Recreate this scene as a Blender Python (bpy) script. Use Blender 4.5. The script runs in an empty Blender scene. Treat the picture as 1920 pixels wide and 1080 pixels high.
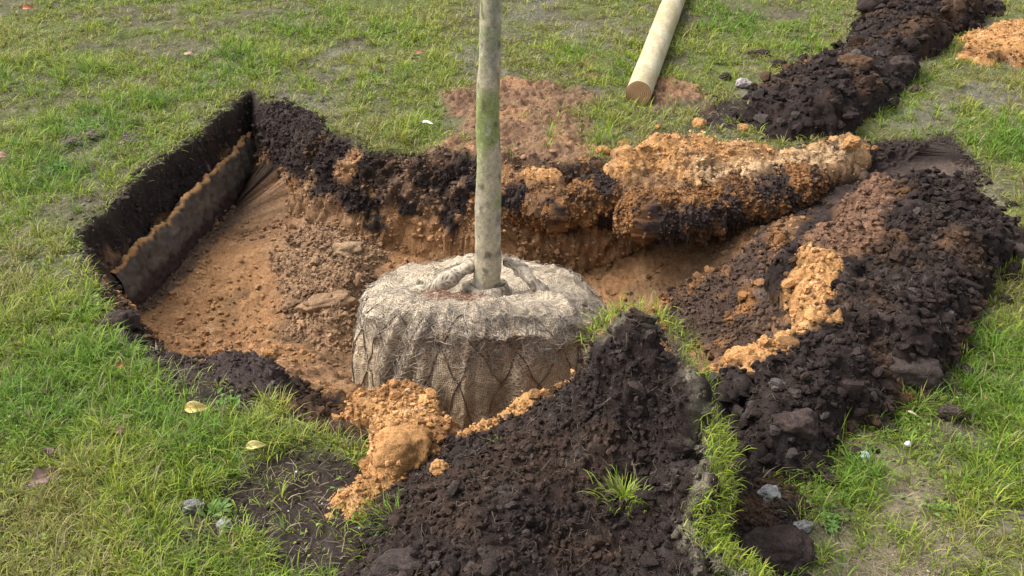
import bpy, math, numpy as np
from math import radians as R, sin, cos, pi
# ------------------------------------------------------------------ camera, sky, sun, exposure
sc = bpy.context.scene
COL = sc.collection
H, PITCH, FPX = 1.667, R(30), 2000.0
cam = bpy.data.objects.new("camera", bpy.data.cameras.new("camera")); COL.objects.link(cam)
cam.location = (0, 0, H); cam.rotation_euler = (R(90) - PITCH, 0, 0)
cam.data.sensor_width = 36; cam.data.lens = FPX / 1920 * 36; cam.data.clip_end = 500; cam.data.clip_start = .05
sc.camera = cam
world = bpy.data.worlds.new("World"); sc.world = world; world.use_nodes = True
wn = world.node_tree.nodes; wl = world.node_tree.links
sky = wn.new("ShaderNodeTexSky"); sky.sky_type = 'NISHITA'; sky.sun_disc = False
SUN_EL, SUN_AZ = R(52), R(-78)           # azimuth measured from +Y (away from the camera) towards +X
sky.sun_elevation = SUN_EL; sky.sun_rotation = SUN_AZ; sky.air_density = 1.0; sky.dust_density = 4.0; sky.ozone_density = .6
bg = wn["Background"]; bg.inputs[1].default_value = 0.15; hs = wn.new("ShaderNodeHueSaturation"); hs.inputs["Saturation"].default_value = .35      # thin high cloud greys the blue
wl.new(sky.outputs[0], hs.inputs["Color"]); wl.new(hs.outputs[0], bg.inputs[0])
sun = bpy.data.objects.new("sun", bpy.data.lights.new("sun", 'SUN')); COL.objects.link(sun)
sun.data.energy = 1.6; sun.data.angle = R(34); sun.data.color = (1, .975, .94)
sun.rotation_euler = (R(90) - SUN_EL, 0, -SUN_AZ + pi)
sc.view_settings.view_transform = 'Standard'; sc.view_settings.look = 'None'
sc.view_settings.exposure = 1.17; sc.view_settings.gamma = 1
sc.cycles.max_bounces = 5; sc.cycles.diffuse_bounces = 3
rng = np.random.default_rng(11)

def at(px, py, z=0.0):
    """the point of the place seen at that spot of the photograph, on the level z"""
    r, u = (px - 960) / FPX, (540 - py) / FPX
    dy = cos(PITCH) + u * sin(PITCH); dz = -sin(PITCH) + u * cos(PITCH)
    t = (z - H) / dz
    return (r * t, dy * t, z)
def ats(l): return np.array([at(*p) for p in l])

# ------------------------------------------------------------------ numpy noise
def _h(ix, iy, iz, s):
    h = (ix.astype(np.int64) * 374761393 + iy.astype(np.int64) * 668265263 + iz.astype(np.int64) * 2147483647 + s * 974634777) & 0xffffffff
    h = ((h ^ (h >> 13)) * 1274126177) & 0xffffffff
    h = ((h ^ (h >> 16)) * 2246822519) & 0xffffffff
    return ((h ^ (h >> 15)) & 0xffffff) / float(0xffffff)
def vnoise(P, f, s=0):
    """smooth value noise in -1..1"""
    Q = P * f; I = np.floor(Q); T = Q - I; T = T * T * T * (T * (T * 6 - 15) + 10); I = I.astype(np.int64)
    x, y, z = I.T; a, b, c = T.T; o = 0
    for dx in (0, 1):
        for dy in (0, 1):
            for dz in (0, 1):
                o = o + _h(x + dx, y + dy, z + dz, s) * (a if dx else 1 - a) * (b if dy else 1 - b) * (c if dz else 1 - c)
    return o * 2 - 1
def fbm(P, f, o=4, s=0, g=.5):
    r = 0; a = 1.; n = 0
    M = np.array([[.8, .6, 0], [-.6, .8, 0], [0, 0, 1.]])
    for k in range(o):
        r = r + a * vnoise(P, f, s + k); n += a; a *= g; f *= 2.03; P = P @ M + 3.7
    return r / n * 1.5
def worley(P, f, s=0):
    """distance to the nearest cell point, and that cell's random value"""
    Q = P * f; I = np.floor(Q).astype(np.int64); best = np.full(len(P), 9.); idv = np.zeros(len(P))
    for dx in (-1, 0, 1):
        for dy in (-1, 0, 1):
            for dz in (-1, 0, 1):
                J = I + np.array([dx, dy, dz]); x, y, z = J.T
                p = J + np.stack([_h(x, y, z, s), _h(x, y, z, s + 1), _h(x, y, z, s + 2)], 1) * .85
                d = ((Q - p) ** 2).sum(1); m = d < best; best = np.where(m, d, best); idv = np.where(m, _h(x, y, z, s + 3), idv)
    return np.sqrt(best), idv
def clod(P, f, s=0):
    """broken crumbs: tilted plateaus with rounded shoulders, warped so that no two look alike"""
    P = P + np.stack([vnoise(P, f * .9, s + 11), vnoise(P, f * .9, s + 12), vnoise(P, f * .9, s + 13)], 1) * (.28 / f)
    d, i = worley(P, f, s); th = i * 40; sh = np.sqrt(np.clip(1 - (d / .92) ** 2, 0, 1))
    pl = np.clip(.5 + .5 * vnoise(P + np.stack([i, -i, i * 2], 1) * 9.1, f * 1.1, s + 9), 0, 1)
    return (sh * .5 + pl * .5) * (.3 + .7 * i)
def S(t): t = np.clip(t, 0, 1); return t * t * (3 - 2 * t)
def lerp(a, b, t): return a + (b - a) * t[:, None]

# ------------------------------------------------------------------ 2D tools
def sdist(X, Y, poly):
    """signed distance to a polygon in plan, positive inside"""
    P = np.asarray(poly)[:, :2]; n = len(P); best = np.full(X.shape, 1e9); ins = np.zeros(X.shape, bool)
    for i in range(n):
        a, b = P[i], P[(i + 1) % n]; e = b - a
        t = np.clip(((X - a[0]) * e[0] + (Y - a[1]) * e[1]) / (e @ e + 1e-12), 0, 1)
        best = np.minimum(best, (X - a[0] - t * e[0]) ** 2 + (Y - a[1] - t * e[1]) ** 2)
        c = ((a[1] > Y) != (b[1] > Y)) & (X < (b[0] - a[0]) * (Y - a[1]) / (b[1] - a[1] + 1e-12) + a[0]); ins ^= c
    return np.where(ins, 1, -1) * np.sqrt(best)
def ldist(X, Y, line):
    P = np.asarray(line)[:, :2]; best = np.full(X.shape, 1e9)
    for a, b in zip(P[:-1], P[1:]):
        e = b - a; t = np.clip(((X - a[0]) * e[0] + (Y - a[1]) * e[1]) / (e @ e + 1e-12), 0, 1)
        best = np.minimum(best, (X - a[0] - t * e[0]) ** 2 + (Y - a[1] - t * e[1]) ** 2)
    return np.sqrt(best)
class Surf:
    """smooth surface through control points (linear radial basis)"""
    def __init__(s, pts, smooth=.02):
        s.c = np.asarray(pts, float); n = len(s.c)
        D = np.sqrt(((s.c[:, None, :2] - s.c[None, :, :2]) ** 2).sum(2) + smooth ** 2)
        A = np.zeros((n + 3, n + 3)); A[:n, :n] = -D; A[:n, n] = 1; A[:n, n + 1:] = s.c[:, :2]; A[n:, :n] = A[:n, n:].T
        s.w = np.linalg.solve(A + 1e-9 * np.eye(n + 3), np.r_[s.c[:, 2], 0, 0, 0]); s.sm = smooth
    def __call__(s, X, Y):
        o = s.w[-3] + s.w[-2] * X + s.w[-1] * Y
        for k, c in enumerate(s.c): o = o - s.w[k] * np.sqrt((X - c[0]) ** 2 + (Y - c[1]) ** 2 + s.sm ** 2)
        return o

# ------------------------------------------------------------------ meshes
def mk(name, V, F, mat, col=None, parent=None, smooth=True, flat_tri=False, uv=None, mats=None, fm=None):
    """F: list of (m,k) index arrays"""
    V = np.asarray(V, np.float32); me = bpy.data.meshes.new(name)
    F = [np.asarray(f, np.int32) for f in F if len(f)]
    me.vertices.add(len(V)); me.vertices.foreach_set("co", V.ravel())
    li = np.concatenate([f.ravel() for f in F]); tot = np.concatenate([np.full(len(f), f.shape[1], np.int32) for f in F])
    st = np.r_[0, np.cumsum(tot)[:-1]].astype(np.int32)
    me.loops.add(len(li)); me.loops.foreach_set("vertex_index", li)
    me.polygons.add(len(tot)); me.polygons.foreach_set("loop_start", st); me.polygons.foreach_set("loop_total", tot)
    me.polygons.foreach_set("use_smooth", np.full(len(tot), smooth) & ~((tot == 3) & flat_tri))
    for m in (mats or [mat]): me.materials.append(m)
    if fm is not None: me.polygons.foreach_set("material_index", np.asarray(fm, np.int32))
    if col is not None:
        c = np.ones((len(V), 4), np.float32); c[:, :3] = np.clip(col, 0, 1)
        a = me.color_attributes.new("Col", 'FLOAT_COLOR', 'POINT'); a.data.foreach_set("color", c.ravel())
    me.update(calc_edges=True); me.validate()
    o = bpy.data.objects.new(name, me); COL.objects.link(o)
    if parent: o.parent = parent
    return o
def tag(o, label=None, cat=None, group=None, kind=None):
    for k, v in (("label", label), ("category", cat), ("group", group), ("kind", kind)):
        if v: o[k] = v
    return o
def gridf(nu, nv, wrap=False):
    i, j = np.meshgrid(np.arange(nu if wrap else nu - 1), np.arange(nv - 1), indexing='ij'); i = i.ravel(); j = j.ravel()
    k = (i + 1) % nu
    return np.stack([i * nv + j, k * nv + j, k * nv + j + 1, i * nv + j + 1], 1)
def ico(n):
    import bmesh
    bm = bmesh.new(); bmesh.ops.create_icosphere(bm, subdivisions=n, radius=1)
    V = np.array([v.co[:] for v in bm.verts]); F = np.array([[v.index for v in f.verts] for f in bm.faces]); bm.free(); return V, F
ICO1, ICO2, ICO5 = ico(1), ico(2), ico(5)
def rotm(n):
    q = rng.normal(size=(n, 4)); q /= np.linalg.norm(q, axis=1)[:, None]; w, x, y, z = q.T
    return np.stack([np.stack([1 - 2 * (y * y + z * z), 2 * (x * y - z * w), 2 * (x * z + y * w)], 1),
                     np.stack([2 * (x * y + z * w), 1 - 2 * (x * x + z * z), 2 * (y * z - x * w)], 1),
                     np.stack([2 * (x * z - y * w), 2 * (y * z + x * w), 1 - 2 * (x * x + y * y)], 1)], 1)
VAR = {}
for key, (bv, bf) in (('s', ICO1), ('l', ICO2)):
    VAR[key] = []
    for k in range(14):
        q = bv * (1 + .45 * vnoise(bv + k * 7.3, 1.3, k)[:, None] + .30 * vnoise(bv + k * 3.1, 2.9, k + 50)[:, None])
        for _ in range(5):
            nn_ = rng.normal(size=3); nn_ /= np.linalg.norm(nn_); e_ = q @ nn_; q = q - np.outer(np.maximum(e_ - rng.uniform(.45, .8), 0), nn_)
        VAR[key].append((q * rng.uniform(.65, 1.15, 3), bf))
def crumbs(P, size, col):
    """lumpy grains at P; returns V, F, C"""
    Vs, Fs, Cs = [], [], []; off = 0
    var = rng.integers(0, 14, len(P)); big = size > .011
    for key, msk in (('s', ~big), ('l', big)):
        for k in range(14):
            m = msk & (var == k); n = m.sum()
            if not n: continue
            bv, bf = VAR[key][k]
            v = np.einsum('nij,vj->nvi', rotm(n), bv) * size[m][:, None, None]; v[:, :, 2] *= .8; v += P[m][:, None, :]
            f = bf[None] + (np.arange(n) * len(bv))[:, None, None] + off
            Vs.append(v.reshape(-1, 3)); Fs.append(f.reshape(-1, 3)); off += n * len(bv)
            Cs.append(np.repeat(col[m], len(bv), 0))
    return np.concatenate(Vs), np.concatenate(Fs), np.concatenate(Cs)
def tube(P, rad, n=8, cap=True):
    P = np.asarray(P, float); T = np.gradient(P, axis=0); T /= np.linalg.norm(T, axis=1)[:, None] + 1e-9
    up = np.array([0, 0, 1.]) if abs(T[:, 2]).mean() < .8 else np.array([0, 1., 0])
    A = np.cross(T, up); A /= np.linalg.norm(A, axis=1)[:, None] + 1e-9; B = np.cross(A, T)
    th = np.arange(n) / n * 2 * pi; rad = np.broadcast_to(rad, (len(P),))
    V = P[:, None] + (A[:, None] * np.cos(th)[None, :, None] + B[:, None] * np.sin(th)[None, :, None]) * rad[:, None, None]
    i, j = np.meshgrid(np.arange(len(P) - 1), np.arange(n), indexing='ij'); i = i.ravel(); j = j.ravel(); k = (j + 1) % n
    F = np.stack([i * n + j, i * n + k, (i + 1) * n + k, (i + 1) * n + j], 1)
    return V.reshape(-1, 3), F
def join(parts):
    Vs, Fs, Cs, off = [], [], [], 0
    for p in parts:
        Vs.append(p[0]); Fs.append(p[1] + off); off += len(p[0])
        if len(p) > 2: Cs.append(p[2])
    return np.concatenate(Vs), np.concatenate(Fs), (np.concatenate(Cs) if Cs else None)

# ------------------------------------------------------------------ materials
def mat(name): m = bpy.data.materials.new(name); m.use_nodes = True; return m, m.node_tree.nodes, m.node_tree.links
def soilmat(name, n1=75, n2=300, lo=.30, hi=1.70, bump=.9, dist=.007, rough=.95, spec=.12, sparkle=False):
    m, N, L = mat(name); b = N["Principled BSDF"]; b.inputs["Roughness"].default_value = rough; b.inputs["Specular IOR Level"].default_value = spec
    g = N.new("ShaderNodeNewGeometry")
    at_ = N.new("ShaderNodeAttribute"); at_.attribute_name = "Col"
    t1 = N.new("ShaderNodeTexNoise"); t1.inputs["Scale"].default_value = n1; t1.inputs["Detail"].default_value = 5; t1.inputs["Roughness"].default_value = .7
    t2 = N.new("ShaderNodeTexNoise"); t2.inputs["Scale"].default_value = n2; t2.inputs["Detail"].default_value = 3
    for t in (t1, t2): L.new(g.outputs["Position"], t.inputs["Vector"])
    mr = N.new("ShaderNodeMapRange"); mr.inputs[1].default_value = .3; mr.inputs[2].default_value = .7; mr.inputs[3].default_value = lo; mr.inputs[4].default_value = hi
    ad = N.new("ShaderNodeMath"); ad.operation = 'MULTIPLY_ADD'; L.new(t1.outputs[0], ad.inputs[0]); ad.inputs[1].default_value = .55
    ml = N.new("ShaderNodeMath"); ml.operation = 'MULTIPLY'; L.new(t2.outputs[0], ml.inputs[0]); ml.inputs[1].default_value = .45
    L.new(ml.outputs[0], ad.inputs[2]); L.new(ad.outputs[0], mr.inputs[0])
    vm = N.new("ShaderNodeVectorMath"); vm.operation = 'SCALE'; L.new(at_.outputs["Color"], vm.inputs[0]); L.new(mr.outputs[0], vm.inputs["Scale"])
    L.new(vm.outputs[0], b.inputs["Base Color"])
    bp = N.new("ShaderNodeBump"); bp.inputs["Strength"].default_value = bump; bp.inputs["Distance"].default_value = dist
    L.new(ad.outputs[0], bp.inputs["Height"]); L.new(bp.outputs[0], b.inputs["Normal"])
    return m
M_SOIL = soilmat("soil")
M_CRUMB = soilmat("crumb_soil", 90, 400, .6, 1.4, .5, .003)
def leafmat(name, tr=.35):
    m, N, L = mat(name); out = N["Material Output"]; b = N["Principled BSDF"]; b.inputs["Roughness"].default_value = .55; b.inputs["Specular IOR Level"].default_value = .25
    a = N.new("ShaderNodeAttribute"); a.attribute_name = "Col"; L.new(a.outputs["Color"], b.inputs["Base Color"])
    t = N.new("ShaderNodeBsdfTranslucent"); L.new(a.outputs["Color"], t.inputs["Color"])
    mx = N.new("ShaderNodeMixShader"); mx.inputs[0].default_value = tr; L.new(b.outputs[0], mx.inputs[1]); L.new(t.outputs[0], mx.inputs[2]); L.new(mx.outputs[0], out.inputs[0])
    return m
M_GRASS = leafmat("grass_blades"); M_LEAF = leafmat("dead_leaf", .15); M_FIB = leafmat("dry_fibre", .1)

# soil colours (albedo)
BLACK = np.array([.026, .0185, .016]); BROWN = np.array([.10, .057, .033]); SAND = np.array([.39, .205, .08]); OCHRE = np.array([.255, .125, .05])
RED = np.array([.17, .10, .062]); LAWN = np.array([.10, .088, .055]); GREY = np.array([.125, .10, .078]); PALE = np.array([.42, .29, .165])

# ------------------------------------------------------------------ ground with the pit
RIM = ats([(150, 440), (232, 365), (310, 300), (395, 235), (470, 178), (500, 205), (560, 228), (650, 268), (700, 285), (790, 292), (890, 305), (960, 305), (1050, 318), (1140, 312),
           (1230, 300), (1320, 292), (1450, 285), (1580, 275), (1700, 268), (1780, 262), (1845, 325), (1800, 380), (1700, 430), (1600, 520), (1580, 620), (1500, 700), (1400, 735),
           (1290, 745), (1200, 790), (1080, 815), (960, 845), (860, 850), (760, 800), (680, 815), (600, 800), (545, 775), (505, 735), (430, 690), (350, 672), (255, 640), (200, 560)])
FLOOR = Surf(ats([(255, 610, -.34), (380, 465, -.35), (510, 325, -.34), (350, 600, -.39), (450, 450, -.36), (560, 400, -.33), (600, 500, -.30), (650, 460, -.31), (560, 600, -.36), (640, 650, -.40),
                  (450, 640, -.42), (590, 745, -.17), (560, 700, -.24), (650, 720, -.30), (660, 560, -.36), (720, 440, -.33), (850, 430, -.35), (1000, 440, -.38), (1150, 600, -.44), (1100, 500, -.40),
                  (900, 640, -.48), (1200, 480, -.34), (1300, 560, -.36), (1300, 650, -.42), (1400, 560, -.26), (1480, 480, -.10), (1470, 640, -.16), (1500, 420, -.11), (1600, 380, -.07),
                  (1750, 330, -.035), (1400, 420, -.24), (1560, 350, -.12), (1250, 450, -.33), (1150, 750, -.36), (1000, 800, -.4), (850, 780, -.36), (1330, 700, -.3), (640, 380, -.30), (1650, 500, -.03), (1700, 340, -.05)]))
def axis(a, b, step, far):
    m = np.arange(a, b, step); g = []; x, d = 0., step
    while x < far: d *= 1.25; x += d; g.append(x)
    g = np.array(g); return np.concatenate([a - g[::-1], m, m[-1] + g])
GX = axis(-2.75, 3.0, .008, 60); GY = axis(1.35, 6.6, .0085, 80)
def terrain(XX, YY, shape, ndisp):
    P2 = np.stack([XX, YY, np.zeros_like(XX)], 1)
    jit = fbm(P2, 9, 3, 5) * .020
    d = sdist(XX, YY, RIM) + jit
    FL = FLOOR(XX, YY)
    wall = np.full(len(XX), .105) + .13 * S(1.2 - ldist(XX, YY, RIM[6:11]) / .3) - .055 * S(1.3 - ldist(XX, YY, RIM[:5]) / .2)
    wall += .03 * S((d * 0 + 1 - ldist(XX, YY, ats([(170, 450), (250, 620)])) / .3))         # gentler batter at the left corner
    pass
    wall += .28 * S(1 - ldist(XX, YY, ats([(500, 735), (560, 780), (600, 800), (680, 815)])) / .22)
    wall += .25 * S(1 - ldist(XX, YY, ats([(1845, 325), (1700, 430), (1600, 520), (1580, 620), (1500, 700)])) / .3)
    t = np.clip(d / wall, 0, 1)
    prof = t ** .8 * .75 + S(t) * .25
    lawn = fbm(P2, 1.1, 3, 20) * .018 + fbm(P2, 8, 3, 24) * .011
    lawn *= 1 / (1 + np.hypot(XX, YY - 3) / 40)
    Z = lawn * (1 - prof) + prof * FL
    inside = S(d / .03)
    NEARM = (np.abs(XX) < 3.1) & (YY > 1.2) & (YY < 6.8)
    P3 = np.stack([XX, YY, Z], 1)
    # rough torn soil inside, crumbly lawn soil outside
    rough = np.zeros(len(XX)); c1 = np.zeros(len(XX)); c2 = c1.copy(); c3 = c1.copy()
    idx = np.where(NEARM)[0]; Q = P3[idx]
    c1[idx] = clod(Q, 14, 3); c2[idx] = clod(Q, 38, 7); c3[idx] = fbm(Q, 90, 2, 2); clod_hi = np.zeros(len(XX)); qi = idx[(d[idx] > -.02)]; clod_hi[qi] = clod(P3[qi], 75, 19)
    amp = .35 + .65 * S(fbm(P2, 3, 2, 31) + .5)
    leftfloor = S(sdist(XX, YY, ats([(255, 610, -.36), (510, 320, -.36), (700, 380, -.34), (560, 620, -.38), (400, 650, -.4)])) / .1)
    amp *= 1 - .3 * leftfloor
    G3 = P3.reshape(shape + (3,)); N = np.cross(np.gradient(G3, axis=0).reshape(-1, 3), np.gradient(G3, axis=1).reshape(-1, 3)); N /= np.linalg.norm(N, axis=1)[:, None] + 1e-12
    steep = S((1 - N[:, 2]) * 3)
    disp = inside * ((c1 - .3) * .035 + c2 * .016) * amp + inside * (c3 * .006 + .006 * clod_hi) + (1 - inside) * (c2 * .005 + c3 * .004) + inside * steep * (.022 * c2 + .016 * fbm(P3, 16, 3, 17) + .012 * fbm(P3, 50, 2, 18))
    if not ndisp: N = np.zeros_like(N); N[:, 2] = 1
    Z0 = Z; Z = Z + N[:, 2] * disp; OX = N[:, 0] * disp; OY = N[:, 1] * disp
    # the smooth spade-cut ramp at the right end
    ramp = S(sdist(XX, YY, ats([(1545, 400, -.09), (1700, 300, -.04), (1850, 330, -.03), (1760, 370, -.04), (1640, 395, -.06), (1560, 425, -.1)])) / .05 + .2)
    Z = Z - ramp * inside * (c1 * .03 + c2 * .010) * amp
    # bare trodden hollows in the lawn
    EDGE = fbm(P2, 7, 4, 77)
    def blob(l, soft=.12, z=0.): return S(sdist(XX, YY, ats([(a, b, z) for a, b in l])) / soft + .5 + .9 * EDGE)
    bare = [([(390, 900), (600, 850), (700, 880), (720, 1000), (690, 1090), (480, 1090), (380, 1000)], 'd'),
            ([(1330, 850), (1420, 880), (1520, 1000), (1540, 1090), (1380, 1090), (1320, 960)], 'd'),
            ([(1560, 1090), (1580, 930), (1680, 870), (1790, 860), (1760, 960), (1860, 1000), (1900, 1090)], 'g'),
            ([(1580, 850), (1640, 800), (1760, 790), (1780, 830), (1640, 900)], 'g'),
            ([(280, 650), (420, 670), (520, 720), (520, 770), (430, 760), (320, 720)], 'd'),
            ([(870, 165), (960, 150), (1060, 160), (1120, 185), (1075, 230), (1100, 290), (1150, 325), (960, 330), (790, 310), (870, 240)], 'r'),
            ([(1060, 120), (1110, 120), (1105, 145), (1065, 140)], 'r'), ([(1195, 160), (1270, 150), (1310, 210), (1250, 220)], 'r'),
            ([(860, 90), (910, 90), (905, 150), (860, 150)], 'k'), ([(940, 0), (1030, 0), (1030, 50), (950, 40)], 'k'), ([(1050, 40), (1130, 60), (1120, 90), (1060, 80)], 'k'),
            ([(0, 1060), (150, 1050), (160, 1090), (0, 1090)], 'k'), ([(40, 470), (150, 470), (170, 520), (60, 530)], 'k'), ([(480, 180), (620, 160), (640, 220), (560, 225)], 'k'),
            ([(1310, 215), (1400, 200), (1400, 255), (1320, 255)], 'd'), ([(1670, 220), (1860, 150), (1900, 180), (1720, 250)], 'k'), ([(150, 220), (230, 250), (190, 330), (60, 320)], 'k'),
            ([(1700, 620), (1790, 700), (1830, 800), (1760, 810), (1740, 740)], 'd'), ([(590, 90), (640, 100), (640, 130), (590, 125)], 'k'), ([(1840, 830), (1890, 900), (1900, 960), (1850, 900)], 'k')]
    barem = np.zeros(len(XX)); bc = {k: np.zeros(len(XX)) for k in 'dgrk'}
    for l, k in bare:
        b = blob(l, .12); b = np.clip(b * (1.5 if k == 'd' else 1), 0, 1); bc[k] = np.maximum(bc[k], b); barem = np.maximum(barem, b * (.6 if k == 'k' else .85 if k == 'g' else 1.))
    Z = Z - (1 - inside) * bc['r'] * (.015 - .045 * c1 - .03 * c2) - (1 - inside) * bc['d'] * (.01 - .015 * c1)
    P3 = np.stack([XX + OX, YY + OY, Z], 1)
    # colours: strata in the cut, soils on top, and a painted shadow below the left cut
    n1 = fbm(P3, 5, 4, 40); n2 = fbm(P3, 22, 3, 44); n3 = fbm(P3, 2.2, 3, 48)
    LC = lerp(LAWN[None] * np.ones((len(XX), 1)), np.array([.095, .11, .032]), S(n1 * .8 + .45))
    LC = lerp(LC, np.array([.13, .12, .09]), S(n2 * 1.2 - .3) * .6)
    LC = lerp(LC, BLACK * 1.25, bc['d'] * .97); LC = lerp(LC, np.array([.17, .14, .09]), bc['g']); LC = lerp(LC, np.array([.185, .105, .062]), bc['r'] * .95); LC = lerp(LC, np.array([.29, .155, .085]), bc['r'] * S(n1 * 2 - .2) * .8); LC = lerp(LC, np.array([.13, .12, .09]), bc['k'] * .7)
    edge_dark = S(1 - (-d) / .05)
    LC = lerp(LC, BLACK * 1.5, edge_dark * .8)
    TL = -.19 + .09 * n1 + .03 * n2 + .13 * S(1 - ldist(XX, YY, ats([(980, 330, -.1), (1140, 330, -.1), (1540, 300, -.1)])) / .35)
    top = S((Z - TL) / .03)
    IC = lerp(OCHRE[None] * np.ones((len(XX), 1)), SAND * .7, S(n1 * 1.2 + .1)); IC = lerp(IC, BROWN * 1.5, S(n3 * 1.4 + .15) * .7); IC = lerp(IC, PALE * .8, S(n2 * 1.3 - .35) * .5)
    pale = S(sdist(XX, YY, ats([(490, 470, -.34), (600, 420, -.31), (720, 450, -.33), (680, 640, -.4), (540, 640, -.36)])) / .15 + .4 + n1 * .4)
    IC = lerp(IC, np.array([.215, .135, .078]), pale * .8)
    dk = S(sdist(XX, YY, ats([(1200, 520, -.34), (1330, 480, -.26), (1470, 440, -.12), (1520, 520, -.1), (1480, 620, -.16), (1350, 640, -.35), (1250, 600, -.4)])) / .12 + .4 + n1 * .9)
    IC = lerp(IC, BROWN * .9, dk * .9)
    IC = lerp(IC, BROWN * .6, S(n1 * 1.8 - .55) * .8)
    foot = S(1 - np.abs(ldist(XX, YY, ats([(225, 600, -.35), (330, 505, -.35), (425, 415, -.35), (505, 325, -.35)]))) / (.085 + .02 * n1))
    IC = lerp(IC, BLACK * 1.8, S(foot * 2.2) * .95)  # shadow along the foot of the left cut, painted into the floor colour
    TC = lerp(BLACK[None] * np.ones((len(XX), 1)), BROWN * .6, S(n1 * 1.5 - .1))
    rim_r = S(1 - ldist(XX, YY, ats([(900, 305), (1140, 312), (1560, 280)])) / .25)
    TC = lerp(TC, OCHRE * .9, rim_r * S(n1 * 1.6 + .2))
    IC = lerp(IC, np.array([.24, .145, .08]), np.full(len(XX), .35))
    rr_ = S(1.4 - ldist(XX, YY, ats([(800, 300), (1130, 320)])) / .16); TC = lerp(TC, RED * .9, rr_ * S(n1 * 1.3 + n2 * .8 + .45))
    sm = fbm(np.stack([XX, YY, XX * 0], 1), 8, 3, 510); top = top * (1 - S(sm * 3 - .9) * S(ldist(XX, YY, RIM[:5]) / .15 - .3))
    IC = lerp(IC, TC, top)
    IC = lerp(IC, np.array([.085, .062, .048]), ramp)
    IC = lerp(IC, BLACK * 1.5, S(sdist(XX, YY, ats([(1560, 265), (1780, 255), (1800, 285), (1690, 320), (1540, 400)])) / .05 + .3))
    GC = lerp(LC, IC, S(d / .015 + .5))
    GC *= (1 + .22 * n2)[:, None]

    return P3, GC, d, barem, N
XX, YY = np.meshgrid(GX, GY, indexing='ij'); shp = XX.shape
P3, GC, d, barem, _ = terrain(XX.ravel(), YY.ravel(), shp, False)
ZG = P3[:, 2].reshape(shp); DG = d.reshape(shp); BG = barem.reshape(shp); CG = GC.reshape(shp + (3,))
# the mesh itself: the same ground, its grid drawn together where the pit wall drops
def warp(X, Y):
    P = RIM[:, :2]; best = np.full(X.shape, 1e9); cx = X * 0; cy = X * 0; n = len(P)
    for i in range(n):
        a, b = P[i], P[(i + 1) % n]; e = b - a; t = np.clip(((X - a[0]) * e[0] + (Y - a[1]) * e[1]) / (e @ e), 0, 1); px = a[0] + t * e[0]; py = a[1] + t * e[1]
        q = (X - px) ** 2 + (Y - py) ** 2; m = q < best; best = np.where(m, q, best); cx = np.where(m, px, cx); cy = np.where(m, py, cy)
    sd = sdist(X, Y, RIM); a = np.abs(sd); dn = np.where(sd > 0, np.interp(a, [0, .08, .26, .60, 99], [0, .030, .13, .60, 99]), a); k = dn / np.maximum(a, 1e-9); cd = np.minimum(np.hypot(X - P[0, 0], Y - P[0, 1]), np.hypot(X - P[4, 0], Y - P[4, 1])); k = 1 + (k - 1) * S(cd / .5)
    return cx + (X - cx) * k, cy + (Y - cy) * k
WX, WY = warp(XX.ravel(), YY.ravel())
P3, GC, dw, _, NW = terrain(WX, WY, shp, True)
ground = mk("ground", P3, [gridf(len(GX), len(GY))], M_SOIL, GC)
tag(ground, kind="structure")
def samp(G, x, y):
    i = np.clip(np.searchsorted(GX, x) - 1, 0, len(GX) - 2); j = np.clip(np.searchsorted(GY, y) - 1, 0, len(GY) - 2)
    u = (x - GX[i]) / (GX[i + 1] - GX[i]); v = (y - GY[j]) / (GY[j + 1] - GY[j])
    if G.ndim == 3: u = u[:, None]; v = v[:, None]
    return G[i, j] * (1 - u) * (1 - v) + G[i + 1, j] * u * (1 - v) + G[i, j + 1] * (1 - u) * v + G[i + 1, j + 1] * u * v
def gz(x, y): return samp(ZG, np.atleast_1d(x), np.atleast_1d(y))

# ------------------------------------------------------------------ heaps
HEAPS = []          # surfaces on which grass and crumbs may stand
def fibres(V, N, D, n, parent):
    """dead rootlets matted in the torn soil"""
    q = rng.choice(len(V), n, p=S(D / .02) / S(D / .02).sum()); a = rng.uniform(0, 2 * pi, n); L_ = rng.uniform(.012, .045, n); parts = []
    t = np.linspace(-.5, .5, 6)
    for k in range(n):
        T = np.cross(N[q[k]], [cos(a[k]), sin(a[k]), .2]); T /= np.linalg.norm(T); B = np.cross(N[q[k]], T); w = rng.normal(0, .25, 2)
        P = V[q[k]] + N[q[k]] * .004 + (T * t[:, None] + B * (w[0] * np.sin(t * 6))[:, None] + N[q[k]] * (w[1] * .6 * np.cos(t * 5) + .1)[:, None]) * L_[k]
        v, f = tube(P, .0006, 3); parts.append((v, f, np.tile(np.array([.13, .10, .072]) * rng.uniform(.3, 1.3), (len(v), 1))))
    v, f, c = join(parts); mk("rootlets", v, [f], M_FIB, c, parent)
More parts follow.
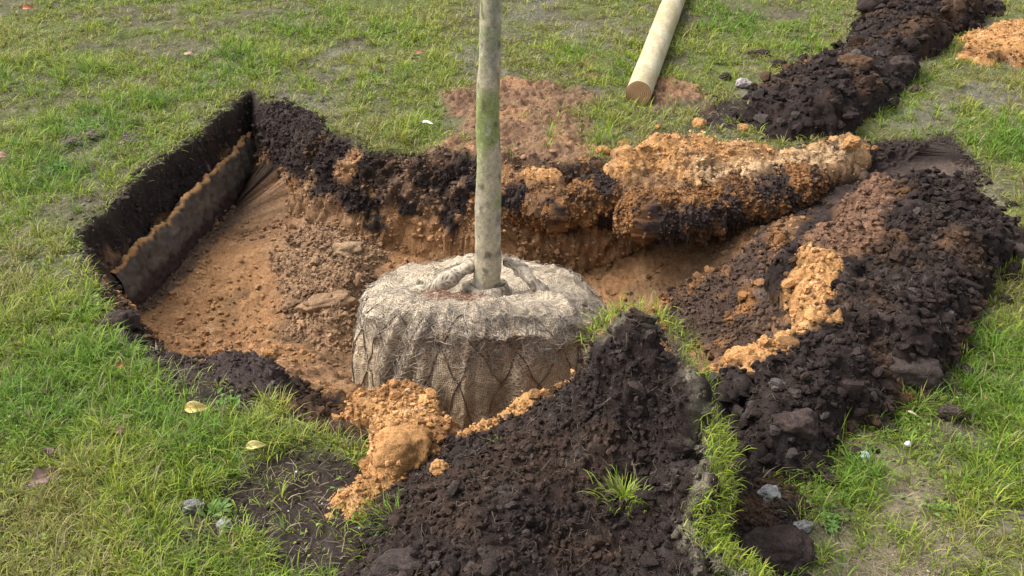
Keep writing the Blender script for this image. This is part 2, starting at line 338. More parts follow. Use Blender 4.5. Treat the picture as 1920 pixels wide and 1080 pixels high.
def heap(name, label, cat, outline, pts, colf, fall=.06, step=.0075, a1=.035, a2=.016, a3=.005, ncr=0, crs=(.004, .016), crc=None, seed=1, f1=13, f2=34, material=None, gmin=-9, lift=0, jitter=.055, big=0):
    O = ats(outline) if len(outline[0]) == 3 else ats([(a, b, 0) for a, b in outline]); S_ = Surf(ats(pts))
    x = np.arange(O[:, 0].min() - .06, O[:, 0].max() + .06, step); y = np.arange(O[:, 1].min() - .06, O[:, 1].max() + .06, step)
    X, Y = np.meshgrid(x, y, indexing='ij'); sh = X.shape; X = X.ravel(); Y = Y.ravel(); Q = np.stack([X, Y, X * 0], 1)
    dd = sdist(X, Y, O) + fbm(Q, 8, 4, seed + 3) * jitter + fbm(Q, 40, 2, seed + 5) * .006
    g = np.maximum(gz(X, Y), gmin); q = S_(X, Y); q = np.maximum(q, g + lift) if lift else q; tt = np.clip((dd + .01) / fall, 0, 1); tt = 1 - (1 - tt) ** 2
    zz = (g - .05) * (1 - tt) + q * tt
    Q = np.stack([X, Y, zz], 1)
    zg = zz.reshape(sh); gx, gy = np.gradient(zg, step); N = np.stack([-gx.ravel(), -gy.ravel(), np.ones(len(X))], 1); N /= np.linalg.norm(N, axis=1)[:, None]
    am = (.5 + .7 * S(fbm(Q, 4, 2, seed + 9) + .5)) * S(tt * 1.5)
    disp = (clod(Q, f1, seed) * a1 - a1 * .35 + clod(Q, f2, seed + 4) * a2 + fbm(Q, 85, 3, seed + 8) * a3) * am
    V = Q + N * disp[:, None]
    keep = (dd > -.02).reshape(sh); F = gridf(*sh); kk = keep.ravel(); F = F[kk[F].all(1)]
    C = colf(V, dd)
    used = np.unique(F); mp = np.full(len(V), -1); mp[used] = np.arange(len(used)); V2 = V[used]; C2 = C[used]; F2 = mp[F]; N2 = N[used]; D2 = dd[used]
    fl = [F2]
    if ncr:
        w = S(D2 / .02) * (np.sqrt(1 / np.clip(N2[:, 2], .25, 1))) ; w /= w.sum()
        k = rng.choice(len(V2), ncr, p=w); sz = crs[0] * (crs[1] / crs[0]) ** (rng.random(ncr) ** 2.2)
        if big: sz[:big] = rng.uniform(crs[1], crs[1] * 2.0, big)
        pp = V2[k] + rng.normal(0, .003, (ncr, 3)) + N2[k] * (sz * .35)[:, None]
        cc = C2[k] * rng.uniform(.7, 1.5, (ncr, 1)); 
        if crc is not None: cc = crc(pp, cc, sz)
        cv, cf, c3_ = crumbs(pp, sz, cc); V2 = np.concatenate([V2, cv]); C2 = np.concatenate([C2, c3_]); fl.append(cf + len(D2))
    o = mk(name, V2, fl, material or M_SOIL, C2, flat_tri=True)
    tag(o, label, cat)
    if ncr > 3000 and a1 > .03: fibres(V[used], N2, D2, ncr // 11, o)
    rec = dict(V=V[used], N=N2, D=D2, o=o, O=O); HEAPS.append(rec); return rec
def darkcol(sandy=.0, seed=3):
    def f(V, dd):
        n = fbm(V, 6, 4, seed); m = fbm(V, 26, 3, seed + 2)
        C = lerp(BLACK[None] * np.ones((len(V), 1)), BROWN * .75, S(n * 1.4 - .1) * .7)
        C = lerp(C, np.array([.085, .075, .068]), S(m * 1.6 - .75) * .55)
        return lerp(C, OCHRE * .8, S(n * 2 - 1.6 + sandy * 2)) * (1 + .3 * m)[:, None]
    return f
def sandcol(dark=.3, seed=8):
    def f(V, dd):
        n = fbm(V, 7, 4, seed); m = fbm(V, 30, 3, seed + 2)
        C = lerp(SAND[None] * np.ones((len(V), 1)), OCHRE * .8, S(n * 1.2 + .1)); C = lerp(C, PALE, S(m * 1.4 - .3) * .5)
        return lerp(C, BROWN * .8, S(n * 1.6 - 1 + dark * 1.3)) * (1 + .2 * m)[:, None]
    return f

# upturned turf clump standing in front of the pit
sod_strip = ats([(790, 830, .03), (900, 800, .06), (1000, 748, .14), (1110, 682, .27)])
def sodcol(V, dd):
    C = darkcol(-.3, 60)(V, dd); C = lerp(C, BLACK * 1.0, np.full(len(V), .6)); L_ = ldist(V[:, 0], V[:, 1], sod_strip); n = fbm(V, 14, 3, 66); sc_ = sandcol(.1, 68)(V, dd)
    C = lerp(C, sc_, S((.052 + .022 * n - L_) / .014))
    G_ = ldist(V[:, 0], V[:, 1], ats([(1130, 640, .375), (1165, 606, .40), (1200, 598, .41), (1240, 625, .39), (1270, 668, .365), (1295, 730, .335), (1315, 800, .30), (1325, 870, .265), (1318, 925, .24), (1285, 970, .215), (1300, 1010, .20), (1340, 1050, .185), (1400, 1085, .17)]))
    return lerp(C, np.array([.13, .112, .08])[None] * (1 + .5 * fbm(V, 60, 2, 69))[:, None], S((.018 + .014 * n - G_) / .012) * .85)
sod = heap("turf_clump", "large upturned clump of black torn turf before the root ball, grass fringe at right", "turf clump",
     [(640, 1090, .02), (690, 960, .02), (780, 880, .02), (800, 835, .03), (900, 795, .06), (1000, 740, .14), (1105, 680, .27), (1135, 625, .37), (1200, 608, .40), (1262, 655, .37), (1300, 740, .33), (1325, 830, .28), (1330, 910, .24), (1310, 960, .22), (1330, 1020, .2), (1400, 1100, .18), (1440, 1230, .1), (1000, 1300, .0), (600, 1250, .0)],
     [(640, 1090, .0), (690, 960, .0), (780, 890, .03), (810, 850, .04), (900, 800, .07), (1000, 745, .15), (1105, 685, .28), (1140, 630, .38), (1200, 612, .41), (1255, 655, .38), (1290, 740, .35), (1318, 830, .31), (1322, 910, .26), (1290, 990, .20), (1330, 1040, .18), (1400, 1100, .16),
      (1195, 740, .305), (1215, 680, .37), (1255, 725, .335), (1235, 820, .245), (1080, 790, .215), (980, 850, .16), (880, 880, .13), (1220, 900, .165), (1080, 950, .12), (960, 960, .13), (850, 980, .09), (760, 1040, .06), (900, 1080, .08), (1050, 1080, .06), (1200, 1060, .10), (1000, 1250, -.03), (650, 1200, -.02), (1350, 1200, .05)],
     sodcol, fall=.035, step=.0062, a1=.040, a2=.025, a3=.009, f1=10, f2=26, ncr=8500, crs=(.0025, .013), seed=101, big=40)

# black spoil heap to the right of the pit
def spoilcol(V, dd):
    C = darkcol(.14, 80)(V, dd)
    L_ = ldist(V[:, 0], V[:, 1], ats([(1535, 480, .0), (1515, 540, .03), (1505, 610, .05), (1430, 665, .05), (1385, 690, .04)])); n = fbm(V, 12, 3, 86)
    C = lerp(C, sandcol(.15, 88)(V, dd), S((.080 + .055 * n - L_) / .025))
    R_ = sdist(V[:, 0], V[:, 1], ats([(1500, 440, .02), (1640, 360, .03), (1680, 400, .05), (1640, 470, .08), (1530, 480, .04)]))
    return lerp(C, np.array([.14, .078, .048]), S(R_ / .05 + .5 + n * .5))
heap("soil_heap", "big heap of black crumbly topsoil right of the pit, orange sand along its inner edge", "soil heap",
     [(1480, 470, .0), (1560, 420, .0), (1660, 350, .05), (1740, 345, .08), (1830, 370, .06), (1880, 440, .02), (1865, 560, .02), (1850, 620, 0), (1770, 700, 0), (1700, 740, 0), (1620, 790, 0), (1560, 860, 0), (1500, 905, 0), (1430, 900, 0), (1370, 860, 0), (1340, 760, 0), (1340, 700, .0), (1420, 680, .0), (1500, 610, .0), (1500, 540, .0)],
     [(1480, 470, .0), (1560, 420, .03), (1660, 350, .08), (1740, 345, .12), (1830, 375, .10), (1875, 440, .05), (1860, 560, .05), (1840, 620, .02), (1770, 700, .01), (1700, 735, .03), (1620, 790, .02), (1560, 860, .01), (1500, 900, .0), (1430, 890, .02), (1370, 850, .03), (1345, 760, .04), (1345, 700, .02), (1430, 670, .07), (1500, 610, .08), (1510, 540, .04),
      (1700, 415, .15), (1800, 440, .15), (1760, 520, .16), (1650, 480, .07), (1600, 560, .12), (1690, 600, .16), (1700, 530, .10), (1800, 570, .12), (1580, 660, .13), (1650, 650, .09), (1480, 720, .11), (1550, 760, .07), (1440, 790, .09), (1520, 640, .09)],
     spoilcol, fall=.07, a1=.065, a2=.034, a3=.009, f1=8.5, f2=21, ncr=9000, crs=(.003, .018), seed=202, big=45, jitter=.085)

# long ridge of black soil further back
heap("soil_ridge", "long ridge of black crumbly soil running back through the grass beyond the pit", "soil heap",
     [(1385, 235), (1400, 180), (1480, 130), (1560, 95), (1620, 40), (1640, -20), (1700, -60), (1850, -40), (1880, 20), (1790, 75), (1730, 125), (1690, 180), (1660, 215), (1600, 262), (1500, 268), (1420, 262)],
     [(1385, 235, 0), (1400, 180, .02), (1480, 130, .02), (1560, 95, .02), (1620, 40, .02), (1640, -20, .02), (1850, -40, .02), (1880, 20, .01), (1790, 75, .01), (1730, 125, .01), (1690, 180, .02), (1600, 262, .0), (1500, 268, 0),
      (1480, 190, .11), (1560, 180, .15), (1610, 130, .16), (1680, 80, .17), (1750, 25, .2), (1780, -20, .18)],
     darkcol(.0, 90), fall=.08, step=.010, a1=.05, a2=.025, a3=.007, ncr=3500, crs=(.006, .022), seed=303, f1=10, f2=26, big=90)
heap("sand_heap", "small heap of loose orange sand on the grass near the far black ridge", "sand heap",
     [(1775, 115), (1800, 70), (1870, 45), (1960, 35), (2020, 60), (2010, 110), (1930, 135), (1880, 120), (1840, 130)],
     [(1775, 115, .0), (1800, 70, .02), (1870, 45, .03), (1960, 35, .03), (2020, 60, .02), (1930, 135, .0), (1840, 128, .0), (1850, 90, .06), (1920, 80, .09), (1980, 80, .06)],
     sandcol(.25, 95), fall=.08, step=.010, a1=.018, a2=.012, a3=.006, ncr=1500, crs=(.004, .012), seed=404)
# orange sand thrown over the far rim
def spillcol(V, dd):
    C = sandcol(.30, 97)(V, dd); n = fbm(V, 12, 3, 99)
    crest = np.exp(-(ldist(V[:, 0], V[:, 1], ats([(1330, 310, .04), (1450, 290, .05), (1590, 272, .05)])) / .07) ** 2)
    C = lerp(C, PALE * 1.05, crest * .8)
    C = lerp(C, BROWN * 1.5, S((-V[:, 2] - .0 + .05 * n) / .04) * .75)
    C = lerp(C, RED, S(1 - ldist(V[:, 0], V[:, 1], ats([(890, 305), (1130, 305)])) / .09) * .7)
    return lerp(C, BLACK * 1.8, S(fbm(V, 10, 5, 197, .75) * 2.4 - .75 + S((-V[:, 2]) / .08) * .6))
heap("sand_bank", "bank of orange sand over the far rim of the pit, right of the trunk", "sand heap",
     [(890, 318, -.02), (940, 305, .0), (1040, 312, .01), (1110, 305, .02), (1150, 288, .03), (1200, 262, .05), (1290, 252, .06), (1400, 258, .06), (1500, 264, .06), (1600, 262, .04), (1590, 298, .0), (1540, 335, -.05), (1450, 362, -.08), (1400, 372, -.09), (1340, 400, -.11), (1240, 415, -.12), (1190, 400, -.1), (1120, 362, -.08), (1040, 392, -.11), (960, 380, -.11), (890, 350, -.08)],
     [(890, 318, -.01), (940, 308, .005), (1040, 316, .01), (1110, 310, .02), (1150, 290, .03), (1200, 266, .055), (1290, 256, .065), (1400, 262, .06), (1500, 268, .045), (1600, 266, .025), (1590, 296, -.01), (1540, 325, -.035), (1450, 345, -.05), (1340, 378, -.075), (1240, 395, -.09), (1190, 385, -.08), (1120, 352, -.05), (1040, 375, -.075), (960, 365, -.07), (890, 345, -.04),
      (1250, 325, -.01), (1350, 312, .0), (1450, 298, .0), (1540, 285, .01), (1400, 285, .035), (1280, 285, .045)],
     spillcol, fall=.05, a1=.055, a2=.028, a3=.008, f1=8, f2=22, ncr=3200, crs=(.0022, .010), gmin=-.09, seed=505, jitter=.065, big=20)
# crumbly orange clods on the near rim, left of the turf clump
heap("sand_pile", "pile of orange crumbly sand on the near rim below the left of the root ball", "sand heap",
     [(625, 775), (660, 745), (730, 735), (790, 750), (830, 800), (870, 830), (830, 880), (760, 920), (680, 960), (640, 930), (650, 860), (690, 820)],
     [(625, 775, .0), (660, 748, .02), (730, 740, .05), (790, 752, .05), (830, 800, .04), (870, 830, .03), (830, 880, .03), (760, 920, .01), (680, 960, .0), (640, 930, .0), (650, 860, .0), (720, 800, .06), (740, 850, .06), (790, 830, .06)],
     sandcol(.05, 112), fall=.05, step=.006, a1=.03, a2=.016, a3=.005, ncr=1800, crs=(.003, .011), seed=606, big=25)
heap("soil_pile", "low pile of dark crumbs on the near left rim between grass and brown pit floor", "soil heap",
     [(390, 700), (400, 670), (460, 668), (520, 690), (535, 725), (500, 750), (440, 745), (400, 730)],
     [(390, 700, .0), (400, 672, .02), (460, 672, .015), (520, 692, .015), (535, 722, .0), (500, 748, .0), (440, 742, .0), (400, 728, .0), (460, 705, .022)],
     lambda V, d_: darkcol(.2, 120)(V, d_) * 1.8, fall=.07, step=.006, a1=.018, a2=.013, a3=.006, ncr=350, crs=(.003, .011), seed=707)

heap("soil_slump", "slump of dark brown crumbs on the inner right slope of the pit", "soil heap",
     [(1215, 560, -.34), (1260, 520, -.32), (1330, 510, -.28), (1400, 475, -.22), (1470, 435, -.13), (1510, 480, -.08), (1500, 560, -.10), (1475, 640, -.14), (1400, 670, -.24), (1330, 690, -.33), (1270, 650, -.38)],
     [(1215, 560, -.37), (1260, 520, -.34), (1330, 495, -.29), (1400, 450, -.23), (1470, 430, -.14), (1510, 480, -.08), (1500, 560, -.10), (1475, 640, -.15), (1400, 670, -.26), (1330, 690, -.36), (1270, 650, -.40), (1330, 570, -.29), (1400, 530, -.20), (1420, 600, -.21)],
     lambda V, d_: lerp(darkcol(.15, 160)(V, d_) * 1.2 + BROWN * .35, OCHRE * .9, S(fbm(V, 5, 4, 163, .7) * 2 + .15 + S((-.30 - V[:, 2]) / .06))), fall=.07, a1=.04, a2=.02, a3=.007, ncr=3500, crs=(.003, .013), seed=808, big=40, lift=.010)
heap("soil_slump", "fall of brown and black crumbs in the back left corner of the pit floor", "soil heap",
     [(470, 350, -.30), (482, 300, -.24), (500, 275, -.19), (560, 288, -.22), (620, 325, -.25), (640, 375, -.31), (570, 390, -.32), (500, 378, -.33)],
     [(470, 350, -.33), (482, 300, -.25), (500, 275, -.18), (560, 288, -.21), (620, 325, -.25), (640, 375, -.33), (570, 390, -.34), (500, 378, -.34), (540, 330, -.235), (505, 325, -.245), (580, 340, -.255)],
     lambda V, d_: lerp(lerp(OCHRE[None] * .95 * np.ones((len(V), 1)), BROWN * .8, S(fbm(V, 7, 5, 230, .7) * 2 + .45)), BLACK * 1.5, S((V[:, 2] + .20 + .07 * fbm(V, 9, 4, 236)) / .05)) * (1 + .3 * fbm(V, 40, 3, 232))[:, None], fall=.09, a1=.028, a2=.018, a3=.007, ncr=2200, crs=(.003, .011), seed=919, big=10, lift=.016)
heap("crumb_pile", "pile of pale brown crumbs on the pit floor left of the root ball", "soil heap",
     [(500, 480, -.33), (560, 420, -.33), (640, 430, -.31), (720, 470, -.32), (725, 560, -.36), (690, 660, -.40), (600, 690, -.38), (520, 640, -.40), (510, 560, -.38)],
     [(500, 480, -.35), (560, 420, -.34), (640, 430, -.33), (720, 470, -.34), (725, 560, -.38), (690, 660, -.42), (600, 690, -.38), (520, 640, -.41), (510, 560, -.39), (590, 500, -.285), (650, 520, -.27), (620, 590, -.30), (560, 560, -.33)],
     lambda V, d_: lerp(np.array([.235, .145, .082])[None] * np.ones((len(V), 1)), BROWN, S(fbm(V, 9, 3, 170) * 1.5 - .1) * .7) * (1 + .3 * fbm(V, 30, 3, 172))[:, None], fall=.09, a1=.028, a2=.018, a3=.007, ncr=5500, crs=(.003, .012), seed=909, big=30, lift=.012)

heap("soil_spill", "low spill of black soil in the bottom gully, right of the turf clump's fringe", "soil heap",
     [(1345, 860), (1400, 850), (1480, 890), (1520, 950), (1530, 1020), (1530, 1110), (1400, 1130), (1380, 1040), (1340, 980), (1335, 900)],
     [(1345, 860, .0), (1400, 850, .0), (1480, 890, .0), (1520, 950, .0), (1530, 1020, .0), (1530, 1110, .0), (1400, 1130, .0), (1380, 1040, .0), (1340, 980, .0), (1335, 900, .0), (1400, 920, .012), (1450, 1000, .025)],
     darkcol(-.3, 210), fall=.06, a1=.03, a2=.018, a3=.007, ncr=1500, crs=(.003, .010), seed=909, jitter=.06)

# ------------------------------------------------------------------ overhanging ledge of roots and soil under the sand bank
def lumpy(name, label, cat, path, ra, rb, colf, a=.03, seed=1, nu=330, nv=130, parent=None, extra=0, ncr=0):
    P = ats(path); s = np.r_[0, np.cumsum(np.linalg.norm(np.diff(P, axis=0), axis=1))]; u = np.linspace(0, s[-1], nu)
    C_ = np.stack([np.interp(u, s, P[:, k]) for k in range(3)], 1); T = np.gradient(C_, axis=0); T /= np.linalg.norm(T, axis=1)[:, None]
    A = np.cross(T, [0, 0, 1.]); A /= np.linalg.norm(A, axis=1)[:, None]; B = np.cross(A, T)
    e = np.sqrt(np.clip(1 - (np.linspace(-1, 1, nu)) ** 8, 0, 1)); mod = 1 + .22 * vnoise(C_, 5, seed)
    th = np.linspace(0, 2 * pi, nv, endpoint=False); N = A[:, None] * np.cos(th)[None, :, None] + B[:, None] * np.sin(th)[None, :, None]
    V = C_[:, None] + (A[:, None] * np.cos(th)[None, :, None] * ra + B[:, None] * np.sin(th)[None, :, None] * rb) * (e * mod)[:, None, None]
    V = V.reshape(-1, 3); N = N.reshape(-1, 3)
    V = V + N * ((clod(V, 15, seed) * a + clod(V, 34, seed + 5) * a * .6 + clod(V, 80, seed + 7) * .011 + fbm(V, 60, 3, seed) * .008) * np.repeat(np.sqrt(e), nv))[:, None]
    F = gridf(nu, nv + 1)[:0]
    i, j = np.meshgrid(np.arange(nu - 1), np.arange(nv), indexing='ij'); i = i.ravel(); j = j.ravel(); k = (j + 1) % nv
    F = [np.stack([i * nv + j, i * nv + k, (i + 1) * nv + k, (i + 1) * nv + j], 1)]
    C = colf(V, None); C2 = C; V2 = V
    if ncr:
        q = rng.choice(len(V), ncr); sz = rng.uniform(.003, .011, ncr); cv, cf, cc = crumbs(V[q] + N[q] * .002, sz, C[q] * rng.uniform(.7, 1.4, (ncr, 1)))
        F.append(cf + len(V)); V2 = np.concatenate([V, cv]); C2 = np.concatenate([C, cc])
    o = mk(name, V2, F, M_SOIL, C2, parent, flat_tri=True); 
    if label: tag(o, label, cat)
    return o, V, N
def ledgecol(V, _):
    n = fbm(V, 11, 5, 130, .75); m = fbm(V, 5, 3, 133)
    C = lerp(BLACK[None] * 1.6 * np.ones((len(V), 1)), OCHRE * .8, S(n * 1.8 + .45 + m * .8)); return lerp(C, PALE * .75, S(n * 1.8 - 1.0) * .7)
led, lv, ln = lumpy("earth_ledge", "overhanging ledge of matted roots and dark soil below the orange sand bank", "soil ledge",
      [(1165, 385, -.09), (1215, 408, -.11), (1290, 400, -.12), (1370, 378, -.11), (1450, 362, -.10), (1540, 338, -.07)], .09, .062, ledgecol, .045, 140, ncr=5000)
led2, lv2, ln2 = lumpy("earth_ledge", "broken ledge of sandy lumps on the far pit wall just right of the trunk", "soil ledge",
      [(900, 350, -.11), (925, 358, -.11), (990, 378, -.13), (1045, 392, -.14), (1100, 376, -.12), (1180, 366, -.1)], .066, .066, ledgecol, .045, 150, nu=220, ncr=2600)

# jagged slab of hard grey subsoil along the left cut
TOPL = np.array([at(*p) for p in [(200, 512, -.17), (262, 450, -.165), (330, 385, -.155), (400, 320, -.15), (452, 262, -.145), (476, 222, -.12)]])
BOTL = np.array([at(*p) for p in [(228, 590, -.36), (290, 530, -.36), (360, 455, -.36), (430, 380, -.36), (480, 325, -.36), (508, 300, -.34)]])
dl0 = np.array([TOPL[-1, 1] - TOPL[0, 1], -(TOPL[-1, 0] - TOPL[0, 0]), 0]); dl0 /= np.linalg.norm(dl0); TOPL = TOPL + dl0 * .035; BOTL = BOTL + dl0 * .045
nu, nv = 240, 46; s = np.linspace(0, 1, len(TOPL)); u = np.linspace(0, 1, nu)
Tl = np.stack([np.interp(u, s, TOPL[:, k]) for k in range(3)], 1); Bl = np.stack([np.interp(u, s, BOTL[:, k]) for k in range(3)], 1)
dirl = np.array([Tl[-1, 1] - Tl[0, 1], -(Tl[-1, 0] - Tl[0, 0]), 0]); dirl /= np.linalg.norm(dirl)          # towards the pit
jag = fbm(np.stack([u * 9, u * 0, u * 0], 1), 1, 3, 5) * .018 + np.abs(vnoise(np.stack([u * 41, u * 0, u * 0], 1), 1, 6)) ** .7 * .016 + vnoise(np.stack([u * 110, u * 0, u * 0], 1), 1, 8) * .008
Tl = Tl + np.array([0, 0, 1.]) * jag[:, None]
rows = []; tv = []
for k in range(nv):                                                     # front bottom -> crest -> back bottom
    f = k / (nv - 1)
    if f < .62: g = f / .62; row = Bl * (1 - g) + Tl * g
    else: g = (f - .62) / .38; row = (Tl - dirl * (.012 + .03 * min(1, g * 3))) + np.array([0, 0, -1.]) * .10 * g
    rows.append(row); tv.append(np.full(nu, f))
V = np.stack(rows, 1).reshape(-1, 3); fv = np.stack(tv, 1).ravel()
st_ = np.stack([V[:, 0] * 1, V[:, 1] * 1, V[:, 2] * .25], 1)
V = V + dirl * ((fbm(st_, 28, 3, 7) * .010 + fbm(V, 60, 3, 9) * .008)[:, None] + (np.sin(np.clip(fv / .62, 0, 1) * pi) * .012)[:, None])
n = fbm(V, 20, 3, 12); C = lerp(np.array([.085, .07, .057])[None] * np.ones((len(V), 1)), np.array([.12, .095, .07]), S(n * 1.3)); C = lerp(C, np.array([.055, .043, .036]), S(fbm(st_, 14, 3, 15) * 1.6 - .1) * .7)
C = lerp(C, SAND * .85, S(1.2 - np.abs(fv - .63) / (.05 + .02 * n))); C = lerp(C, BLACK * 1.8, S((.27 - fv + .05 * n) / .05))  # sandy crest; lower face blackened to paint in the shadow at its foot
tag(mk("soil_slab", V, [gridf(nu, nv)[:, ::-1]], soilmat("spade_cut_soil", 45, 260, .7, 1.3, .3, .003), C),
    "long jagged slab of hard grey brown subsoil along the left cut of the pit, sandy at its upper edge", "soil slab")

# ------------------------------------------------------------------ single clods and stones
def bigclod(name, label, cat, px, py, z0, size, col, seed, squash=.7, rot=0., smoothf=0., group=None, ftex=None):
    bv, bf = ICO5; x, y, _ = at(px, py, z0)
    V = bv.copy(); V = np.sign(V) * np.abs(V) ** .85
    V = V * (1 + (.25 * vnoise(bv + seed, 1.4, seed) + .12 * vnoise(bv + seed, 3.4, seed + 1))[:, None])
    V = V * np.array([size, size * squash if isinstance(squash, float) else size * squash[0], size * (squash if isinstance(squash, float) else squash[1])])
    r = 1 - smoothf
    V = V + bv * (r * (clod(V, 1.1 / size, seed) * size * .16 + fbm(V, 5 / size, 3, seed) * size * .07))[:, None]
    c, s_ = cos(rot), sin(rot); V = np.stack([V[:, 0] * c - V[:, 1] * s_, V[:, 0] * s_ + V[:, 1] * c, V[:, 2]], 1)
    n = fbm(V + seed, 1.6 / size, 4, seed); C = np.asarray(col)[None] * (1 + .35 * n)[:, None]
    o = mk(name, V, [bf], M_SOIL, C); o.location = (x, y, z0); tag(o, label, cat, group); return o
bigclod("soil_clod", "large smooth dark grey brown clod at the lower right foot of the black heap", "clod", 1705, 694, .055, .082, (.062, .047, .040), 3, (.62, .50), -.1, .75)
bigclod("soil_clod", "big square orange clod on the near rim under the left of the root ball", "clod", 757, 845, .055, .072, SAND * .9, 5, (.7, .72), .1, .35)
bigclod("sand_clod", "small round orange clod resting on the black turf clump's left end", "clod", 824, 877, .10, .019, SAND, 6, .8)
bigclod("sand_clod", "orange clod at the right tip of the sand bank on the far rim", "clod", 1597, 268, .06, .032, SAND * .95, 8, .8)
bigclod("sand_clod", "pale orange clod at the front end of the sand streak beside the black heap", "clod", 1392, 672, .07, .036, SAND * 1.05, 9, .75)
bigclod("sand_clod", "flat pale orange clod in the middle of the sand streak beside the black heap", "clod", 1482, 640, .09, .046, SAND, 10, .6)
bigclod("sand_clod", "small red orange clod at the right foot of the far black ridge", "clod", 1684, 150, .03, .024, (.40, .18, .09), 11, .8)
bigclod("soil_clod", "brown crusted clod on the middle of the far black ridge", "clod", 1602, 120, .15, .075, BROWN * 1.0, 12, (.7, .5), 0, .3)
bigclod("soil_clod", "dark clod on the right side of the far black ridge above the red orange clod", "clod", 1688, 122, .10, .065, BLACK * 2.2, 13, (.8, .6), 0, .3)
bigclod("soil_clod", "dark brown clod at the very top edge left of the far black ridge's end", "clod", 1662, -2, .09, .15, BLACK * 1.5, 14, (.55, .45), 0, .2)
bigclod("soil_clod", "lone black clod in the grass left of the far black ridge", "clod", 1460, 125, .02, .036, BLACK * 1.3, 15, .7)
bigclod("soil_clod", "black scatter clod in the grass, leftmost beside the far black ridge", "clod", 1424, 102, .015, .05, BLACK * 1.6, 16, .45)
bigclod("soil_clod", "smooth sliced brown clod at the bottom edge in the front of the turf clump", "clod", 925, 1025, .085, .085, (.040, .029, .025), 17, (.95, .34), .5, .8)
bigclod("soil_clod", "low smooth brown clod at the bottom edge left of the sliced clod", "clod", 790, 1050, .045, .085, (.048, .036, .032), 18, (.6, .4), .2, .85)
bigclod("soil_clod", "dark clod at the bottom edge in the gully right of the turf clump", "clod", 1455, 1030, .02, .075, BLACK * 1.7, 19, (.7, .45), 0, .3)
bigclod("soil_clod", "black clod poking from the left corner of the pit rim", "clod", 222, 606, .0, .055, BLACK * 2.0, 20, (.6, .6), .4, .4)
bigclod("soil_clod", "orange brown clod on the near left rim beside the low dark pile", "clod", 505, 664, -.02, .022, SAND * .8, 21, .7)
bigclod("soil_clod", "rounded dark shoulder clod at the upper left of the right hand black heap", "clod", 1705, 408, .12, .075, BLACK * 1.3, 22, (.8, .75), 0, .0)
bigclod("soil_clod", "dark brown clod in the lower front of the right hand black heap", "clod", 1492, 800, .085, .05, BLACK * 1.9, 23, (.8, .7), 0, .4)
bigclod("soil_clod", "pale tan clod hanging in the dark far wall left of the trunk", "clod", 810, 392, -.215, .05, PALE * .6, 24, (.4, 1.1), .2, .2)
bigclod("sand_clod", "small orange clod lodged in the dark soil at the top left corner of the pit", "clod", 498, 243, -.10, .020, SAND * .9, 25, .8)
bigclod("soil_clod", "flat brown slab of sand lying on the pit floor left of the root ball", "clod", 610, 570, -.30, .10, (.24, .15, .085), 26, (.45, .28), .45, .6)
bigclod("soil_clod", "sandy lump on the pit floor above the flat brown slab", "clod", 650, 470, -.29, .055, (.26, .17, .10), 27, (.8, .5), .2, .2)
bigclod("soil_clod", "black clod in the gully beside the white stone", "clod", 1370, 880, .02, .05, BLACK * 1.5, 28, (.7, .6), 0, .3)
bigclod("soil_clod", "small black clod in the grass right of the large smooth clod", "clod", 1780, 775, .015, .032, BLACK * 1.8, 29, .6)
def scattered(pts, name, label, group, col, s0, s1, z0):
    for k, (px, py) in enumerate(pts):
        sz = rng.uniform(s0, s1); o = bigclod(name, label, "clod", px, py, z0, sz, np.array(col) * rng.uniform(.8, 1.25), 300 + k * 3, (rng.uniform(.6, .95), rng.uniform(.45, .8)), rng.uniform(0, 3), rng.uniform(0, .5), group)
        o.location.z = gz(o.location.x, o.location.y)[0] + sz * .25
scattered([(1890, 470), (1888, 560), (1872, 625), (1835, 668), (1812, 705), (1740, 752), (1665, 795), (1600, 850), (1560, 900), (1900, 520), (1850, 345), (1895, 385), (1640, 840), (1790, 740)], "soil_clod",
          "loose black clod in the grass along the outer foot of the right hand heap", "black clods along the foot of the right hand heap", BLACK * 1.8, .012, .03, 0)
scattered([(1170, 268), (1235, 243), (1310, 240), (1395, 246), (1130, 292), (1470, 252), (1540, 252), (1640, 275), (1095, 312)], "sand_clod",
          "orange sandy clod lying on the grass edge just behind the sand bank", "orange clods behind the sand bank", SAND * .85, .014, .032, 0)
scattered([(1360, 150), (1340, 190), (1330, 230), (1440, 150), (1510, 95), (1715, 175), (1750, 130), (1560, 60)], "soil_clod",
          "loose black clod in the grass beside the far black ridge", "black clods beside the far ridge", BLACK * 1.7, .015, .035, 0)
ST = (.17, .165, .15)
bigclod("stone", "grey angular stone in the grass near the bottom left, larger of two", "stone", 362, 951, .008, .023, ST, 31, .75, .3, .8)
bigclod("stone", "small pale bluish stone in the grass just right of the larger grey stone", "stone", 421, 984, .006, .016, (.23, .235, .23), 32, .8, 0, .7)
bigclod("stone", "whitish stone in the dark gully right of the turf clump", "stone", 1442, 929, .012, .026, (.21, .205, .20), 33, .8, 0, .7)
bigclod("stone", "flat pale grey stone in the soil below right of the whitish stone", "stone", 1502, 990, .006, .028, (.18, .175, .165), 34, .5, .4, .6)
bigclod("stone", "light bluish pebble in the grass right of the black heap's front", "stone", 1622, 854, .012, .011, (.42, .46, .50), 35, .8, 0, .9)
bigclod("stone", "white pebble in the grass, the brightest at the lower right", "stone", 1702, 832, .012, .007, (.55, .53, .5), 36, .9, 0, .9)
bigclod("stone", "pinkish grey stone in the grass left of the far black ridge", "stone", 1394, 157, .02, .034, (.32, .27, .26), 37, .6, 0, .6)
bigclod("stone", "grey lump of dried soil beside the right end of the large smooth clod", "stone", 1784, 686, .012, .017, (.2, .18, .17), 38, .8, 0, .5)

